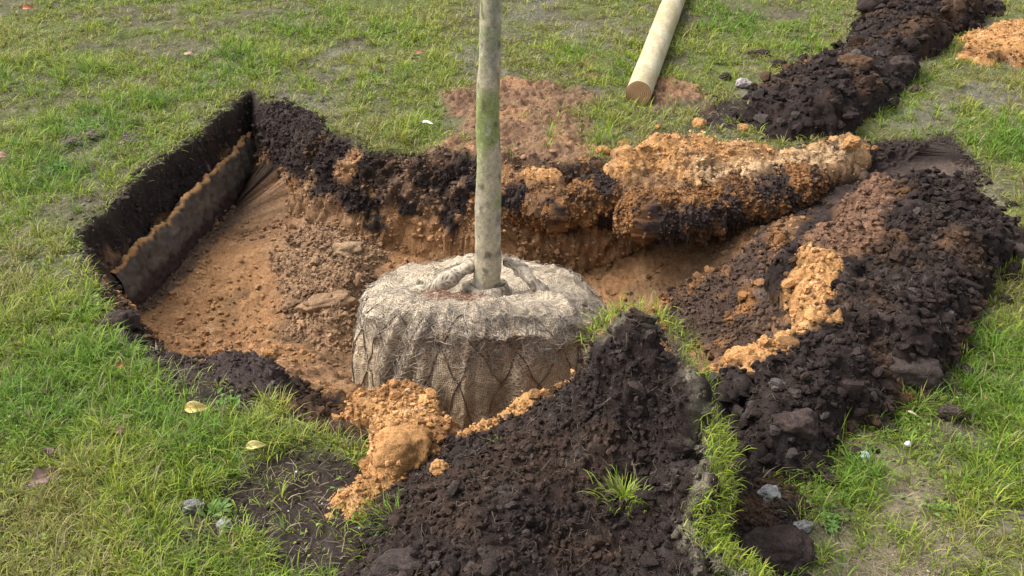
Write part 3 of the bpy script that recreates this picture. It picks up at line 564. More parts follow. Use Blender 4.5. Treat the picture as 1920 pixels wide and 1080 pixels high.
# ------------------------------------------------------------------ the tree: trunk and wrapped root ball
BX, BY, BR = -.097, 2.90, .388
tree = bpy.data.objects.new("tree", None); COL.objects.link(tree); tree.location = (BX, BY, -.5)
tag(tree, "young bare tree standing in the pit, its root ball wrapped in grey burlap and netting", "tree")
def local(V): return np.asarray(V) - np.array([BX, BY, -.5])
PR = np.array([(-.52, .20), (-.51, .32), (-.47, .375), (-.38, .392), (-.26, .389), (-.14, .376), (-.05, .362), (.002, .342), (.014, .30), (.012, .24), (.0, .18), (-.012, .13), (-.022, .095), (-.03, .06), (-.035, .0)])
ps = np.r_[0, np.cumsum(np.hypot(*np.diff(PR, axis=0).T))]
def ball(th, s, off=0.):
    """point on the cloth; s = arc length from the bottom edge inwards over the top"""
    z = np.interp(s, ps, PR[:, 0]); r = np.interp(s, ps, PR[:, 1]); e = 1e-3
    for q in (.02, .045, .07):
        z = (z + np.interp(s + q, ps, PR[:, 0]) + np.interp(s - q, ps, PR[:, 0])) / 3; r = (r + np.interp(s + q, ps, PR[:, 1]) + np.interp(s - q, ps, PR[:, 1])) / 3
    dz = np.interp(s + .02, ps, PR[:, 0]) - np.interp(s - .02, ps, PR[:, 0]); dr = np.interp(s + .02, ps, PR[:, 1]) - np.interp(s - .02, ps, PR[:, 1]); L_ = np.hypot(dz, dr) + 1e-9
    nr, nz = dz / L_, -dr / L_
    c, sn = np.cos(th), np.sin(th); D3 = np.stack([c * r, sn * r, z], 1)
    topm = S((s - .50) / .12)                                          # crumpled gathers on top
    side = 1 - topm
    f = side * (.026 * fbm(np.stack([c * 2.2, sn * 2.2, z * .9], 1), 2.2, 3, 3) + .006 * np.abs(vnoise(np.stack([c * 5, sn * 5, z * 1.2], 1), 2.2, 8)))
    rid = 1 - np.abs(vnoise(np.stack([c * 1.1 + s * .9, sn * 1.1 - s * .6, s * 4], 1), 2.3, 21)); rid2 = 1 - np.abs(vnoise(np.stack([c * 4, sn * 4, s * 9], 1), 2.1, 23))
    f = f + topm * (rid ** 3 * .020 + rid2 ** 3 * .007 - .012 + .002 * np.sin(th * 9 + 5 * vnoise(D3, 6, 4))) * S((.93 - s) / .15)
    for t0, sl_, a_, w_ in ((218, .5, .020, .05), (226, .9, .013, .04), (292, -.6, .014, .05), (318, .8, .016, .06), (335, -.5, .014, .05), (262, .25, .008, .04)):
        u_ = (np.mod(th - R(t0) - sl_ * (s - .3) + pi, 2 * pi) - pi) / w_; f = f + a_ * (np.exp(-u_ ** 2) - .6 * np.exp(-(u_ - 1.6) ** 2)) * S((s - .06) / .15) * S((.72 - s) / .12)
    f = f + (.005 * np.exp(-((s - .575 - .02 * np.sin(th * 3)) / .018) ** 2) - .003 * np.exp(-((s - .535 - .02 * np.sin(th * 3)) / .02) ** 2)) * (1 + .8 * vnoise(D3, 7, 91))
    f = f + .0035 * fbm(D3, 24, 3, 30) + .0016 * fbm(D3, 70, 2, 33)
    f = f + off
    lump = 1 + .04 * np.cos(th * 2 + .6) + .018 * np.cos(3 * th + 2)
    zo = -np.where(sn < 0, .105, .052) * sn * S((s - .12) / .38) * np.clip(r / .33, 0, 1)
    return np.stack([BX + c * (r * lump + nr * f), BY + sn * (r * lump + nr * f), z + nz * f + zo], 1)
nt, ns = 620, 300
TH, SS = np.meshgrid(np.linspace(0, 2 * pi, nt, endpoint=False), np.linspace(0, ps[-1] - .002, ns), indexing='ij')
BV = ball(TH.ravel(), SS.ravel())
zb = BV[:, 2]; n = fbm(BV, 6, 4, 200); m = fbm(BV, 26, 3, 203); thv = TH.ravel()
BC = np.array([.41, .315, .21])[None] * np.ones((len(BV), 1))
BC = lerp(BC, np.array([.41, .34, .25]), S(SS.ravel() / .2 - 2.2) * .8)
BC = lerp(BC, np.array([.19, .158, .11]), S(n * 1.4 + .2) * S((.03 - zb) / .25) * .6)       # mud rubbed into the lower front
wet = S(1 - np.hypot((np.mod(thv - R(250) + pi, 2 * pi) - pi) * .39, zb + .30) / .2)
BC = lerp(BC, np.array([.13, .105, .068]), wet * .75 * S(n + .8))
BC = lerp(BC, np.array([.25, .17, .11]), S(m * 1.6 - .55) * .5)
BC *= (1 + .25 * m)[:, None]
def burlap():
    m_, N, L = mat("burlap"); b = N["Principled BSDF"]; b.inputs["Roughness"].default_value = 1; b.inputs["Specular IOR Level"].default_value = .05
    a = N.new("ShaderNodeAttribute"); a.attribute_name = "Col"; uv = N.new("ShaderNodeTexCoord")
    mp = N.new("ShaderNodeMapping"); L.new(uv.outputs["UV"], mp.inputs[0])
    nz = N.new("ShaderNodeTexNoise"); nz.inputs["Scale"].default_value = 5; nz.inputs["Detail"].default_value = 3; L.new(uv.outputs["Object"], nz.inputs["Vector"])
    ad = N.new("ShaderNodeVectorMath"); ad.operation = 'MULTIPLY_ADD'; ad.inputs[1].default_value = (.18, .18, .18); L.new(nz.outputs["Color"], ad.inputs[0]); L.new(mp.outputs[0], ad.inputs[2])
    w = []
    for dr_, sc_ in (('X', 44), ('Y', 44)):
        t = N.new("ShaderNodeTexWave"); t.bands_direction = dr_; t.inputs["Scale"].default_value = sc_; t.inputs["Distortion"].default_value = 2.2; t.inputs["Detail"].default_value = 2; t.inputs["Detail Scale"].default_value = 3
        L.new(ad.outputs[0], t.inputs["Vector"]); w.append(t)
    mx = N.new("ShaderNodeMath"); mx.operation = 'MAXIMUM'; L.new(w[0].outputs["Fac"], mx.inputs[0]); L.new(w[1].outputs["Fac"], mx.inputs[1])
    n2_ = N.new("ShaderNodeTexNoise"); n2_.inputs["Scale"].default_value = 90; n2_.inputs["Detail"].default_value = 4; L.new(uv.outputs["Object"], n2_.inputs["Vector"])
    mm = N.new("ShaderNodeMath"); mm.operation = 'MULTIPLY_ADD'; L.new(n2_.outputs[0], mm.inputs[0]); mm.inputs[1].default_value = 1.3; L.new(mx.outputs[0], mm.inputs[2])
    mr = N.new("ShaderNodeMapRange"); mr.inputs[1].default_value = .4; mr.inputs[2].default_value = 1.9; mr.inputs[3].default_value = .35; mr.inputs[4].default_value = 1.4; L.new(mm.outputs[0], mr.inputs[0])
    sc_ = N.new("ShaderNodeVectorMath"); sc_.operation = 'SCALE'; L.new(a.outputs["Color"], sc_.inputs[0]); L.new(mr.outputs[0], sc_.inputs["Scale"]); L.new(sc_.outputs[0], b.inputs["Base Color"])
    bp = N.new("ShaderNodeBump"); bp.inputs["Strength"].default_value = .8; bp.inputs["Distance"].default_value = .003; L.new(mm.outputs[0], bp.inputs["Height"]); L.new(bp.outputs[0], b.inputs["Normal"])
    return m_
rb = mk("root_ball", local(BV), [gridf(nt, ns, True)], burlap(), BC, tree)
uvl = rb.data.uv_layers.new(name="UV"); li = np.zeros(len(rb.data.loops), np.int32); rb.data.loops.foreach_get("vertex_index", li)
UV = np.stack([TH.ravel()[li] * .385, SS.ravel()[li]], 1).astype(np.float32); uvl.data.foreach_set("uv", UV.ravel())
# netting: stretched diamonds of dark twine
parts = []; NC = 20; rowh = .083; nr_ = 9
JT = rng.normal(0, .018, (NC, nr_ + 1)); JS = rng.normal(0, .008, (NC, nr_ + 1))
def node(i, j): i %= NC; return ((i + (j % 2) * .5) / NC * 2 * pi + JT[i, j], .10 + j * rowh * (1.35 if j < 5 else 1.1) - (0 if j < 5 else -.1) + JS[i, j])
for j in range(nr_ - 2):
    for i in range(NC):
        a = node(i, j)
        for k in ((i, i - 1) if j % 2 == 0 else (i, i + 1)):
            b = node(k, j + 1); dt = (b[0] - a[0] + pi) % (2 * pi) - pi; q = np.linspace(0, 1, 9)
            th_ = a[0] + dt * (q + .08 * np.sin(q * 2 * pi)); s_ = a[1] + (b[1] - a[1]) * q
            if s_.max() > ps[-1] - .30 or rng.random() < .08: continue
            P = ball(th_, s_, .003); parts.append(tube(P, .0022, 5))
v, f, _ = join(parts); n = fbm(v, 20, 2, 7)
mk("netting", local(v), [f], M_FIB, np.array([.12, .09, .062])[None] * (1 + .4 * n)[:, None], rb)
# frayed fibres
parts = []; cs = []
def fray(n, th0, dth, s0, ds, ln_, r=.0008, col=(.36, .30, .23)):
    for k in range(n):
        th_ = R(th0) + rng.normal(0, R(dth)); s_ = s0 + rng.normal(0, ds); L_ = ln_ * rng.uniform(.4, 1.5); a = rng.uniform(0, 2 * pi); m_ = 8; q = np.linspace(0, 1, m_)
        curl = rng.normal(0, 1.6); aa = a + curl * q
        tt = th_ + np.cumsum(np.cos(aa)) * L_ / m_ / .38; s2 = s_ + np.cumsum(np.sin(aa)) * L_ / m_; off = .002 + .014 * rng.random() * np.sin(q * pi * rng.uniform(.5, 1))
        v, f = tube(ball(tt, np.clip(s2, .02, ps[-1] - .05), off), r * rng.uniform(.6, 1.5), 4); parts.append((v, f, np.tile(np.array(col) * rng.uniform(.5, 1.3), (len(v), 1))))
fray(260, 240, 4, .35, .05, .07); fray(230, 228, 6, .42, .06, .06); fray(220, 252, 12, .22, .05, .05, col=(.2, .16, .11)); fray(900, 270, 55, .60, .05, .06, .0007); fray(420, 270, 60, .68, .08, .06, .0007, (.42, .36, .3))
fray(300, 285, 30, .55, .03, .05, .0007, (.3, .17, .1)); fray(260, 250, 14, .82, .04, .06, .0009, (.36, .2, .13)); fray(500, 90, 80, .62, .08, .05, .0007); fray(220, 315, 10, .3, .1, .06)
v, f, c = join(parts); mk("frayed_fibre", local(v), [f], M_FIB, c, rb)
# rolled folds of cloth beside the trunk
def roll(p, r, seed):
    P = np.array(p); u = np.linspace(0, 1, 70); s_ = np.linspace(0, 1, len(P)); C_ = np.stack([np.interp(u, s_, P[:, k]) for k in range(3)], 1)
    for _ in range(6): C_[1:-1] = (C_[:-2] + C_[1:-1] * 2 + C_[2:]) / 4
    v, f = tube(C_, r * (1 + .15 * np.sin(u * 17)) * np.sqrt(np.clip(1 - (2 * u - 1) ** 10, .02, 1)), 26)
    v = v + np.stack([fbm(v, 22, 3, seed), fbm(v, 22, 3, seed + 1), fbm(v, 22, 3, seed + 2)], 1) * .006
    n_ = fbm(v, 30, 3, seed); return v, f, np.array([.34, .285, .215])[None] * (1 + .3 * n_)[:, None]
v, f, c = roll([at(944, 487, .085), at(965, 497, .082), at(995, 522, .068), at(1030, 560, .0)], .018, 3); mk("cloth_roll", local(v), [f], bpy.data.materials["burlap"], c, rb)
v, f, c = roll([at(775, 552, .0), at(805, 542, .045), at(850, 520, .065), at(880, 500, .075), at(885, 478, .08)], .022, 9); mk("cloth_roll", local(v), [f], bpy.data.materials["burlap"], c, rb)
an_ = np.linspace(.3, 2 * pi + .1, 9)
v, f, c = roll([(BX + .018 + .068 * cos(a), BY - .02 + .062 * sin(a), .006 - .01 * sin(a)) for a in an_], .016, 15); mk("cloth_collar", local(v), [f], bpy.data.materials["burlap"], c * .8, rb)
# trunk
zt = np.linspace(-.06, 2.5, 420); frac = zt / .9
TX = -.082 + .027 * frac + .004 * np.sin(zt * 7) + .002 * np.sin(zt * 19); TY = BY - .02 + .01 * frac + .004 * np.sin(zt * 5 + 1)
rd = np.interp(zt, [-.06, 0, .05, .12, .3, .45, .9, 2.5], [.052, .043, .041, .040, .0375, .0355, .029, .017]) * (1 + .03 * np.exp(-((zt - .27) / .02) ** 2) + .015 * np.sin(zt * 23))
v, f = tube(np.stack([TX, TY, zt], 1), rd, 40); rad = np.stack([v[:, 0] - np.repeat(TX, 40), v[:, 1] - np.repeat(TY, 40), v[:, 2] * 0], 1)
vs = v * np.array([1, 1, .3]); v = v + rad * (fbm(vs, 40, 3, 3) * .05 + fbm(v, 60, 2, 5) * .03)[:, None]
n = fbm(vs, 26, 4, 61); m = fbm(v * np.array([1, 1, .6]), 60, 3, 63); g = fbm(v, 7, 3, 67)
TCo = lerp(np.array([.36, .31, .21])[None] * np.ones((len(v), 1)), np.array([.25, .235, .18]), S(n * 1.4 + .2)); TCo = lerp(TCo, np.array([.19, .23, .07]), S(g * 1.6 + .15) * .85); TCo = lerp(TCo, np.array([.36, .33, .27]), S(m * 1.8 - .7)); TCo = lerp(TCo, np.array([.10, .085, .06]), S(m * -2 - .75) * .85)
TCo = lerp(TCo, np.array([.15, .125, .085]), np.exp(-((v[:, 2] - .135 - .004 * n) / .012) ** 2) * .6)
mk("trunk", local(v), [f], soilmat("bark", 70, 240, .5, 1.5, .6, .004, .85, .2), TCo, tree)

# ------------------------------------------------------------------ round wooden post in the grass
A = np.array(at(1197, 176, .0575)); Bp = np.array(at(1292, -75, .075)); u = np.linspace(0, 1, 90)
dirp = (Bp - A) / np.linalg.norm(Bp - A); Cn = A + (Bp - A)[None] * (u * 1.25)[:, None]
v, f = tube(Cn, .0575 + .010 * u, 44); side = np.tile(np.arange(44), 90)
vs = v @ np.array([[1, 0, 0], [0, .25, 0], [0, 0, 1.]]); 
ctr = np.repeat(Cn, 44, 0); v = ctr + (v - ctr) * (1 + .03 * fbm(vs, 14, 3, 5) + .012 * fbm(v, 60, 2, 8))[:, None]
n = fbm(vs, 20, 4, 71); m = fbm(vs * 1.0, 70, 3, 73)
PC = lerp(np.array([.35, .29, .165])[None] * np.ones((len(v), 1)), np.array([.44, .385, .25]), S(n * 1.3 + .3)); PC = lerp(PC, np.array([.33, .24, .13]), S(m * 1.6 - .4) * .6); PC = lerp(PC, np.array([.36, .35, .22]), S(fbm(v, 5, 3, 75) * 1.5 - .2) * .6)
post = mk("wooden_post", v, [f], soilmat("pale_wood", 55, 220, .62, 1.38, .5, .004, .8, .25), PC)
tag(post, "round pale peeled wooden post lying in the grass beyond the pit", "post")
NR = 26; ev = [Cn[0] + (v[:44] - Cn[0]) * (k / NR) - dirp * .002 * (1 - (k / NR) ** 8) for k in range(1, NR + 1)]; E = np.concatenate(ev)
rr = np.repeat(np.arange(1, NR + 1) / NR, 44); an = np.tile(np.arange(44), NR) / 44 * 2 * pi
ring = np.sin(rr * 42 + np.sin(an * 2) * .8); EC = lerp(np.array([.36, .23, .12])[None] * np.ones((len(E), 1)), np.array([.20, .11, .05]), S(ring * .5 + .3)); EC = lerp(EC, np.array([.12, .07, .035]), S(np.cos(an + 2.2) * rr * 1.4 - .2) * .7)
i, j = np.meshgrid(np.arange(NR - 1), np.arange(44), indexing='ij'); i = i.ravel(); j = j.ravel(); k = (j + 1) % 44
Fq = np.stack([i * 44 + j, (i + 1) * 44 + j, (i + 1) * 44 + k, i * 44 + k], 1); cen = len(E); E = np.vstack([E, Cn[0] - dirp * .002]); EC = np.vstack([EC, [[.1, .06, .03]]])
Ft = np.stack([np.full(44, cen), np.arange(44), (np.arange(44) + 1) % 44], 1)
mk("sawn_end", E, [Fq, Ft], soilmat("end_grain", 60, 260, .75, 1.25, .3, .003, .9, .1), EC, post, smooth=False)

# ------------------------------------------------------------------ grass
def blades(P, L_, W, az, lean, col, curve=.9, N=None):
    n = len(P); dx = np.stack([np.cos(az), np.sin(az), np.zeros(n)], 1); sd = np.stack([-np.sin(az), np.cos(az), np.zeros(n)], 1)
    tw = rng.normal(0, .8, n); sd = sd * np.cos(tw)[:, None] + dx * (np.sin(tw) * .5)[:, None] + np.array([0, 0, 1.]) * (np.sin(tw) * .5)[:, None]
    up = np.tile([0, 0, 1.], (n, 1)) if N is None else N
    pts = []; pos = P.copy(); ang = lean.copy()
    for k in range(4):
        pts.append(pos); pos = pos + (dx * np.sin(ang)[:, None] + up * np.cos(ang)[:, None]) * (L_ / 3)[:, None]; ang = ang + curve * rng.uniform(.2, .9, n)
    w = [1, .85, .6]
    V = np.stack([pts[0] - sd * (W * w[0] / 2)[:, None], pts[0] + sd * (W * w[0] / 2)[:, None], pts[1] - sd * (W * w[1] / 2)[:, None], pts[1] + sd * (W * w[1] / 2)[:, None], pts[2] - sd * (W * w[2] / 2)[:, None], pts[2] + sd * (W * w[2] / 2)[:, None], pts[3]], 1)
    b = np.arange(n) * 7
    F4 = np.concatenate([np.stack([b, b + 1, b + 3, b + 2], 1), np.stack([b + 2, b + 3, b + 5, b + 4], 1)]); F3 = np.stack([b + 4, b + 5, b + 6], 1)
    C = np.repeat(col[:, None], 7, 1); 
    return V.reshape(-1, 3), F4, F3, C.reshape(-1, 3)
def grasscol(n, hue):
    """hue 0 olive/dry .. 1 fresh green; about a tenth straw"""
    a = np.array([.29, .27, .075]); b = np.array([.28, .335, .03]); c = np.array([.13, .24, .025])
    h = np.clip(hue + rng.normal(0, .18, n), 0, 1); C = np.where((h < .5)[:, None], lerp(a[None], b, h * 2), lerp(b[None], c, h * 2 - 1))
    C = C * rng.uniform(.45, 1.4, (n, 1)); st_ = rng.random(n) < (.06 + .14 * (1 - np.clip(hue, 0, 1))); C[st_] = np.array([.34, .28, .15]) * rng.uniform(.5, 1.2, (st_.sum(), 1)); return C
CLEAR = [(362, 951, .045), (421, 984, .035), (1442, 929, .05), (1502, 990, .05), (369, 767, .032), (480, 838, .028), (82, 892, .05), (1705, 694, .09), (88, 848, .03), (1622, 854, .025), (1702, 832, .02), (801, 231, .03), (1394, 157, .04), (53, 16, .04)]
CLP = [at(a, b, .01)[:2] + (r,) for a, b, r in CLEAR]
def covered(x, y):
    m = np.zeros(len(x), bool)
    for a, b, r in CLP: m |= (x - a) ** 2 + ((y - b + .4 * r)) ** 2 < r * r * rng.uniform(.3, 1.1, len(x))
    nn = fbm(np.stack([x, y, x * 0], 1), 14, 2, 330) * .03
    for h in HEAPS: m |= sdist(x, y, h['O']) > .035 + nn
    return m
LUSH = [(270, 190, .30), (150, 240, .35), (60, 290, .4), (90, 330, .35), (60, 600, .3), (200, 680, .3), (120, 760, .35), (400, 840, .3), (300, 760, .3), (240, 900, .3), (1180, 140, .35), (1040, 260, .1), (1130, 235, .22), (1080, 110, .3), (1240, 100, .3),
        (740, 60, .4), (560, 60, .4), (800, 130, .25), (1500, 90, .3), (1380, 60, .4), (1640, 215, .2), (1880, 760, .2), (1850, 640, .25), (1890, 480, .3), (1760, 790, .2), (1880, 880, .2), (740, 980, .12), (1620, 880, .15), (60, 130, .5), (450, 120, .4), (340, 1010, .2), (1890, 280, .4), (760, 250, .25)]
LP = np.array([at(a, b)[:2] + (r,) for a, b, r in LUSH])
def lush(x, y):
    o = np.zeros(len(x))
    for a, b, r in LP: o = np.maximum(o, np.exp(-((x - a) ** 2 + (y - b) ** 2) / (r * .6) ** 2))
    return o
def scatter(n):
    """lawn points, denser where the ground is nearer"""
    u = rng.random(n); y0, y1 = 1.45, 6.9; y = y0 * (y1 / y0) ** (u ** .85); x = rng.uniform(-1, 1, n) * (.36 + y * .52); return x, y
GV = []
def emit(x, y, L_, W, az, lean, hue, curve=.9):
    z = gz(x, y) - .004; P = np.stack([x, y, z], 1); GV.append(blades(P, L_, W, az, lean, grasscol(len(x), hue), curve))
def mask(x, y, k=1.):
    dd = samp(DG, x, y); b = samp(BG, x, y); n = fbm(np.stack([x, y, x * 0], 1), 4.5, 4, 300); lu = lush(x, y)
    pr = (.62 + .75 * n + .6 * lu) * k * (1 - b * .93); return (dd < -.015) & ~covered(x, y) & (rng.random(len(x)) < pr), lu, n
# short thatch everywhere
x, y = scatter(400000); m, lu, n = mask(x, y, 1.1); x, y, lu, n = x[m], y[m], lu[m], n[m]; far = .8 + y * .16
emit(x, y, rng.uniform(.010, .030, len(x)) * (1 + .5 * lu), rng.uniform(.0014, .0030, len(x)) * far, rng.uniform(0, 2 * pi, len(x)), rng.uniform(.2, 1.35, len(x)), .35 + .5 * lu + .25 * n)
# tufts
x, y = scatter(26000); m, lu, n = mask(x, y, .95); x, y, lu, n = x[m], y[m], lu[m], n[m]; K = 14
X = np.repeat(x, K); Y = np.repeat(y, K); az = rng.uniform(0, 2 * pi, len(X)); rr = np.abs(rng.normal(0, .013, len(X))); X = X + np.cos(az) * rr; Y = Y + np.sin(az) * rr
dd = samp(DG, X, Y) < .004; lu2 = np.repeat(lu, K); hue = np.repeat(.38 + .45 * lu + .6 * fbm(np.stack([x, y, x * 0], 1), 1.7, 3, 360) + rng.normal(0, .2, len(x)), K); sz = np.repeat(rng.uniform(.55, 1.5, len(x)), K)
X, Y, az, lu2, hue, sz = [q[dd] for q in (X, Y, az, lu2, hue, sz)]; far = .8 + Y * .16
emit(X, Y, rng.uniform(.022, .058, len(X)) * (1 + .45 * lu2) * sz, rng.uniform(.0018, .0036, len(X)) * far, az + rng.normal(0, .5, len(X)), rng.uniform(.05, .85, len(X)), hue)
n = 60000; x = rng.uniform(-2.4, 2.6, n); y = rng.uniform(1.5, 4.9, n); dd = samp(DG, x, y); k = (dd > -.05) & (dd < .006) & ~covered(x, y) & (rng.random(n) < .8 * (.5 + fbm(np.stack([x, y, x * 0], 1), 7, 3, 340))); x, y = x[k], y[k]
emit(x, y, rng.uniform(.02, .055, len(x)), rng.uniform(.0015, .003, len(x)) * (.8 + y * .16), rng.uniform(0, 2 * pi, len(x)), rng.uniform(.3, 1.6, len(x)), .25 + .0 * x)
x, y = scatter(110000); m, lu, n = mask(x, y, .9); n2_ = fbm(np.stack([x, y, x * 0], 1), 3.2, 3, 350); m &= rng.random(len(x)) < S(n2_ * 2.2 - .1); x, y, lu = x[m], y[m], lu[m]; z = gz(x, y) + rng.uniform(.004, .022, len(x))
GV.append(blades(np.stack([x, y, z], 1), rng.uniform(.006, .015, len(x)), rng.uniform(.005, .009, len(x)), rng.uniform(0, 2 * pi, len(x)), rng.uniform(.7, 1.5, len(x)), lerp(np.array([.12, .23, .035])[None], np.array([.24, .30, .06]), rng.random(len(x))) * rng.uniform(.5, 1.3, (len(x), 1)), .2))
x, y = scatter(60000); dd = samp(DG, x, y); n = fbm(np.stack([x, y, x * 0], 1), 6, 3, 320); k = (dd < .0) & ~covered(x, y) & (rng.random(len(x)) < .45 + .5 * n); x, y = x[k], y[k]; P = np.stack([x, y, gz(x, y) + .003], 1)
GV.append(blades(P, rng.uniform(.015, .045, len(x)), rng.uniform(.0012, .0022, len(x)) * (.8 + y * .16), rng.uniform(0, 2 * pi, len(x)), rng.uniform(1.1, 1.5, len(x)), np.array([.27, .22, .13])[None] * rng.uniform(.35, 1.4, (len(x), 1)), .15))
V4 = []; off = 0; F4s = []; F3s = []; Cs = []
for v, a, b, c in GV: V4.append(v); F4s.append(a + off); F3s.append(b + off); Cs.append(c); off += len(v)
tag(mk("lawn_grass", np.concatenate(V4), [np.concatenate(F4s), np.concatenate(F3s)], M_GRASS, np.concatenate(Cs)), kind="stuff")

# grass and thatch hanging on the turf clump's edge, as its parts
sp = [(1128, 655, .35), (1138, 625, .385), (1165, 606, .405), (1200, 598, .41), (1240, 625, .39), (1270, 668, .365), (1295, 730, .335), (1315, 800, .30), (1325, 870, .265), (1318, 925, .24), (1285, 970, .215), (1300, 1010, .20), (1340, 1050, .185), (1400, 1085, .17), (1450, 1130, .14)]
E3 = ats(sp); sl = np.r_[0, np.cumsum(np.linalg.norm(np.diff(E3, axis=0), axis=1))]
def edge(n, spread, zs=.012):
    u = rng.uniform(0, sl[-1], n); P = np.stack([np.interp(u, sl, E3[:, k]) for k in range(3)], 1); T = np.stack([np.interp(u + .02, sl, E3[:, k]) - np.interp(u - .02, sl, E3[:, k]) for k in range(3)], 1)
    O_ = np.stack([-T[:, 1], T[:, 0], T[:, 2] * 0], 1); O_ /= np.linalg.norm(O_, axis=1)[:, None] + 1e-9
    t_ = rng.random(n); P = P + O_ * (t_ * spread)[:, None] + rng.normal(0, zs, (n, 3)); P[:, 2] -= t_ * spread * 1.0; return P, np.arctan2(O_[:, 1], O_[:, 0]), u, t_
P, az, u, t_ = edge(8000, .045, .007)
if True:
    v, a, b, c = blades(P, rng.uniform(.008, .028, len(P)), rng.uniform(.0008, .0018, len(P)), az + rng.normal(0, 1.4, len(P)), rng.uniform(.8, 2.6, len(P)), np.array([.23, .20, .14])[None] * rng.uniform(.3, 1.3, (len(P), 1)))
    mk("root_mat", v, [a, b], M_FIB, c, sod['o'])
P, az, u, t_ = edge(8000, .05, .010); P[:, :2] += np.stack([np.cos(az), np.sin(az)], 1) * .008; P[:, 2] += .012 + .016 * (u < sl[5]); k = rng.random(len(P)) < np.where(u < sl[5], 1, .75); P, az, u = P[k], az[k], u[k]
fringe = S(vnoise(np.stack([u * 6, u * 0, u * 0], 1), 1, 9) + 1.0); k = rng.random(len(P)) < np.where(u < sl[6], .16 + .5 * fringe * (rng.random(len(P)) < .5), fringe * .8); P, az, u = P[k], az[k], u[k]
v, a, b, c = blades(P, rng.uniform(.018, .048, len(P)) * (1 + .15 * (u < sl[5])), rng.uniform(.0018, .0034, len(P)), az + rng.normal(0, 1.5, len(P)), rng.uniform(.0, 1.1, len(P)), grasscol(len(P), np.full(len(P), .62)))
mk("grass_fringe", v, [a, b], M_GRASS, c, sod['o'])
# small tufts growing out of the clods
def tuft(label, px, py, z, n, L0, L1, hue, sp_=.03, parent=None):
    x, y, _ = at(px, py, z); r = np.abs(rng.normal(0, sp_, n)); a_ = rng.uniform(0, 2 * pi, n)
    P = np.stack([np.cos(a_) * r, np.sin(a_) * r * .8, -.012 * np.ones(n)], 1)
    v, a, b, c = blades(P, rng.uniform(L0, L1, n), rng.uniform(.0018, .0034, n), a_ + rng.normal(0, .6, n), rng.uniform(.05, .9, n), grasscol(n, np.full(n, hue)))
    o = mk("grass_tuft", v, [a, b], M_GRASS, c); o.location = (x, y, z); tag(o, label, "grass tuft"); return o
tuft("small green tuft on the black turf clump's left shoulder beside the orange strip", 942, 835, .135, 45, .02, .05, .8, .016)
tuft("green tuft growing out of the front face of the turf clump near its right edge", 1170, 925, .19, 150, .025, .065, .7, .035)
tuft("bright green tuft at the bottom left foot of the turf clump", 745, 985, .03, 190, .04, .095, .8, .04)
tuft("green tuft at the very bottom edge left of the turf clump", 710, 1050, .015, 120, .03, .075, .75, .04)
tuft("tall thin blades rising in front of the black heap", 1572, 830, .01, 26, .07, .14, .6, .04)
tuft("tall blades in the dark gully right of the turf clump", 1410, 905, .0, 60, .05, .11, .6, .06)
tuft("long bladed tuft on the near left rim beside the low dark pile", 555, 830, .0, 70, .04, .10, .75, .035)
tuft("long bladed dark green clump in the lawn at upper left of the pit", 295, 192, .0, 260, .05, .12, 1.0, .05)
tuft("long bladed pale green clump near the upper left edge", 165, 130, .0, 160, .05, .10, .85, .04)
tuft("bright tuft just right of the reddish bare patch", 1125, 262, .0, 240, .04, .09, .8, .07)
tuft("tuft growing against the sawn end of the wooden post", 1160, 205, .0, 200, .04, .09, .8, .07)
tuft("grass clump beside the large smooth clod at lower right", 1720, 760, .01, 180, .04, .09, .65, .07)
tuft("grass clump in the right hand lawn at the right edge", 1890, 790, .0, 260, .04, .09, .65, .09)

# ------------------------------------------------------------------ loose crumbs lying in and around the pit
n = 75000; x = rng.uniform(-2.1, 2.4, n); y = rng.uniform(1.55, 4.6, n); dd = samp(DG, x, y); g = fbm(np.stack([x, y, x * 0], 1), 4, 3, 400)
lf = sdist(x, y, ats([(255, 610, -.36), (510, 320, -.36), (640, 350, -.3), (520, 600, -.38), (400, 650, -.4)])) > 0
pr = np.where(dd > 0, .6 + .7 * g - .2 * lf, .5 * np.exp(dd / .10) * (.5 + g)); k = (rng.random(n) < pr) & ~covered(x, y) & (np.hypot(x - BX, y - BY) > BR); x, y = x[k], y[k]
sz = .0022 * (.015 / .0022) ** (rng.random(len(x)) ** 3); P = np.stack([x, y, gz(x, y) + sz * .35], 1); c = samp(CG, x, y) * rng.uniform(.75, 1.45, (len(x), 1))
v, f, c = crumbs(P, sz, c); tag(mk("loose_soil", v, [f], M_CRUMB, c, flat_tri=True), kind="stuff")
q = np.where((dw > .004) & (dw < .2) & (NW[:, 2] < .75))[0]; q = np.r_[rng.choice(q, 14000), rng.choice(np.where((dw > -.045) & (dw < .01))[0], 3500)]; sz = .003 * (.014 / .003) ** (rng.random(len(q)) ** 2.6); P = P3[q] + NW[q] * (sz * .3)[:, None] + rng.normal(0, .003, (len(q), 3)); c = GC[q] * rng.uniform(.7, 1.6, (len(q), 1))
v, f, c = crumbs(P, sz, c); tag(mk("clinging_soil", v, [f], M_CRUMB, c, flat_tri=True), kind="stuff")
q = np.where((dw > .0) & (dw < .04))[0]; q = rng.choice(q, 2600); fibres(P3[q], NW[q], dw[q] * 0 + 1, 1100, None); tag(bpy.data.objects[[o.name for o in COL.objects if o.name.startswith('rootlets')][-1]], kind="stuff")
n = 9000; x, y = scatter(n); b = samp(BG, x, y); dd = samp(DG, x, y); k = (rng.random(n) < .12 + .8 * b) & (dd < 0) & ~covered(x, y); x, y = x[k], y[k]; sz = .0025 * 4 ** (rng.random(len(x)) ** 2)
P = np.stack([x, y, gz(x, y) + sz * .3], 1); c = samp(CG, x, y) * rng.uniform(.6, 1.7, (len(x), 1)); w = rng.random(len(x)) < .03; c[w] = .55; sz[w] = np.minimum(sz[w], .004)
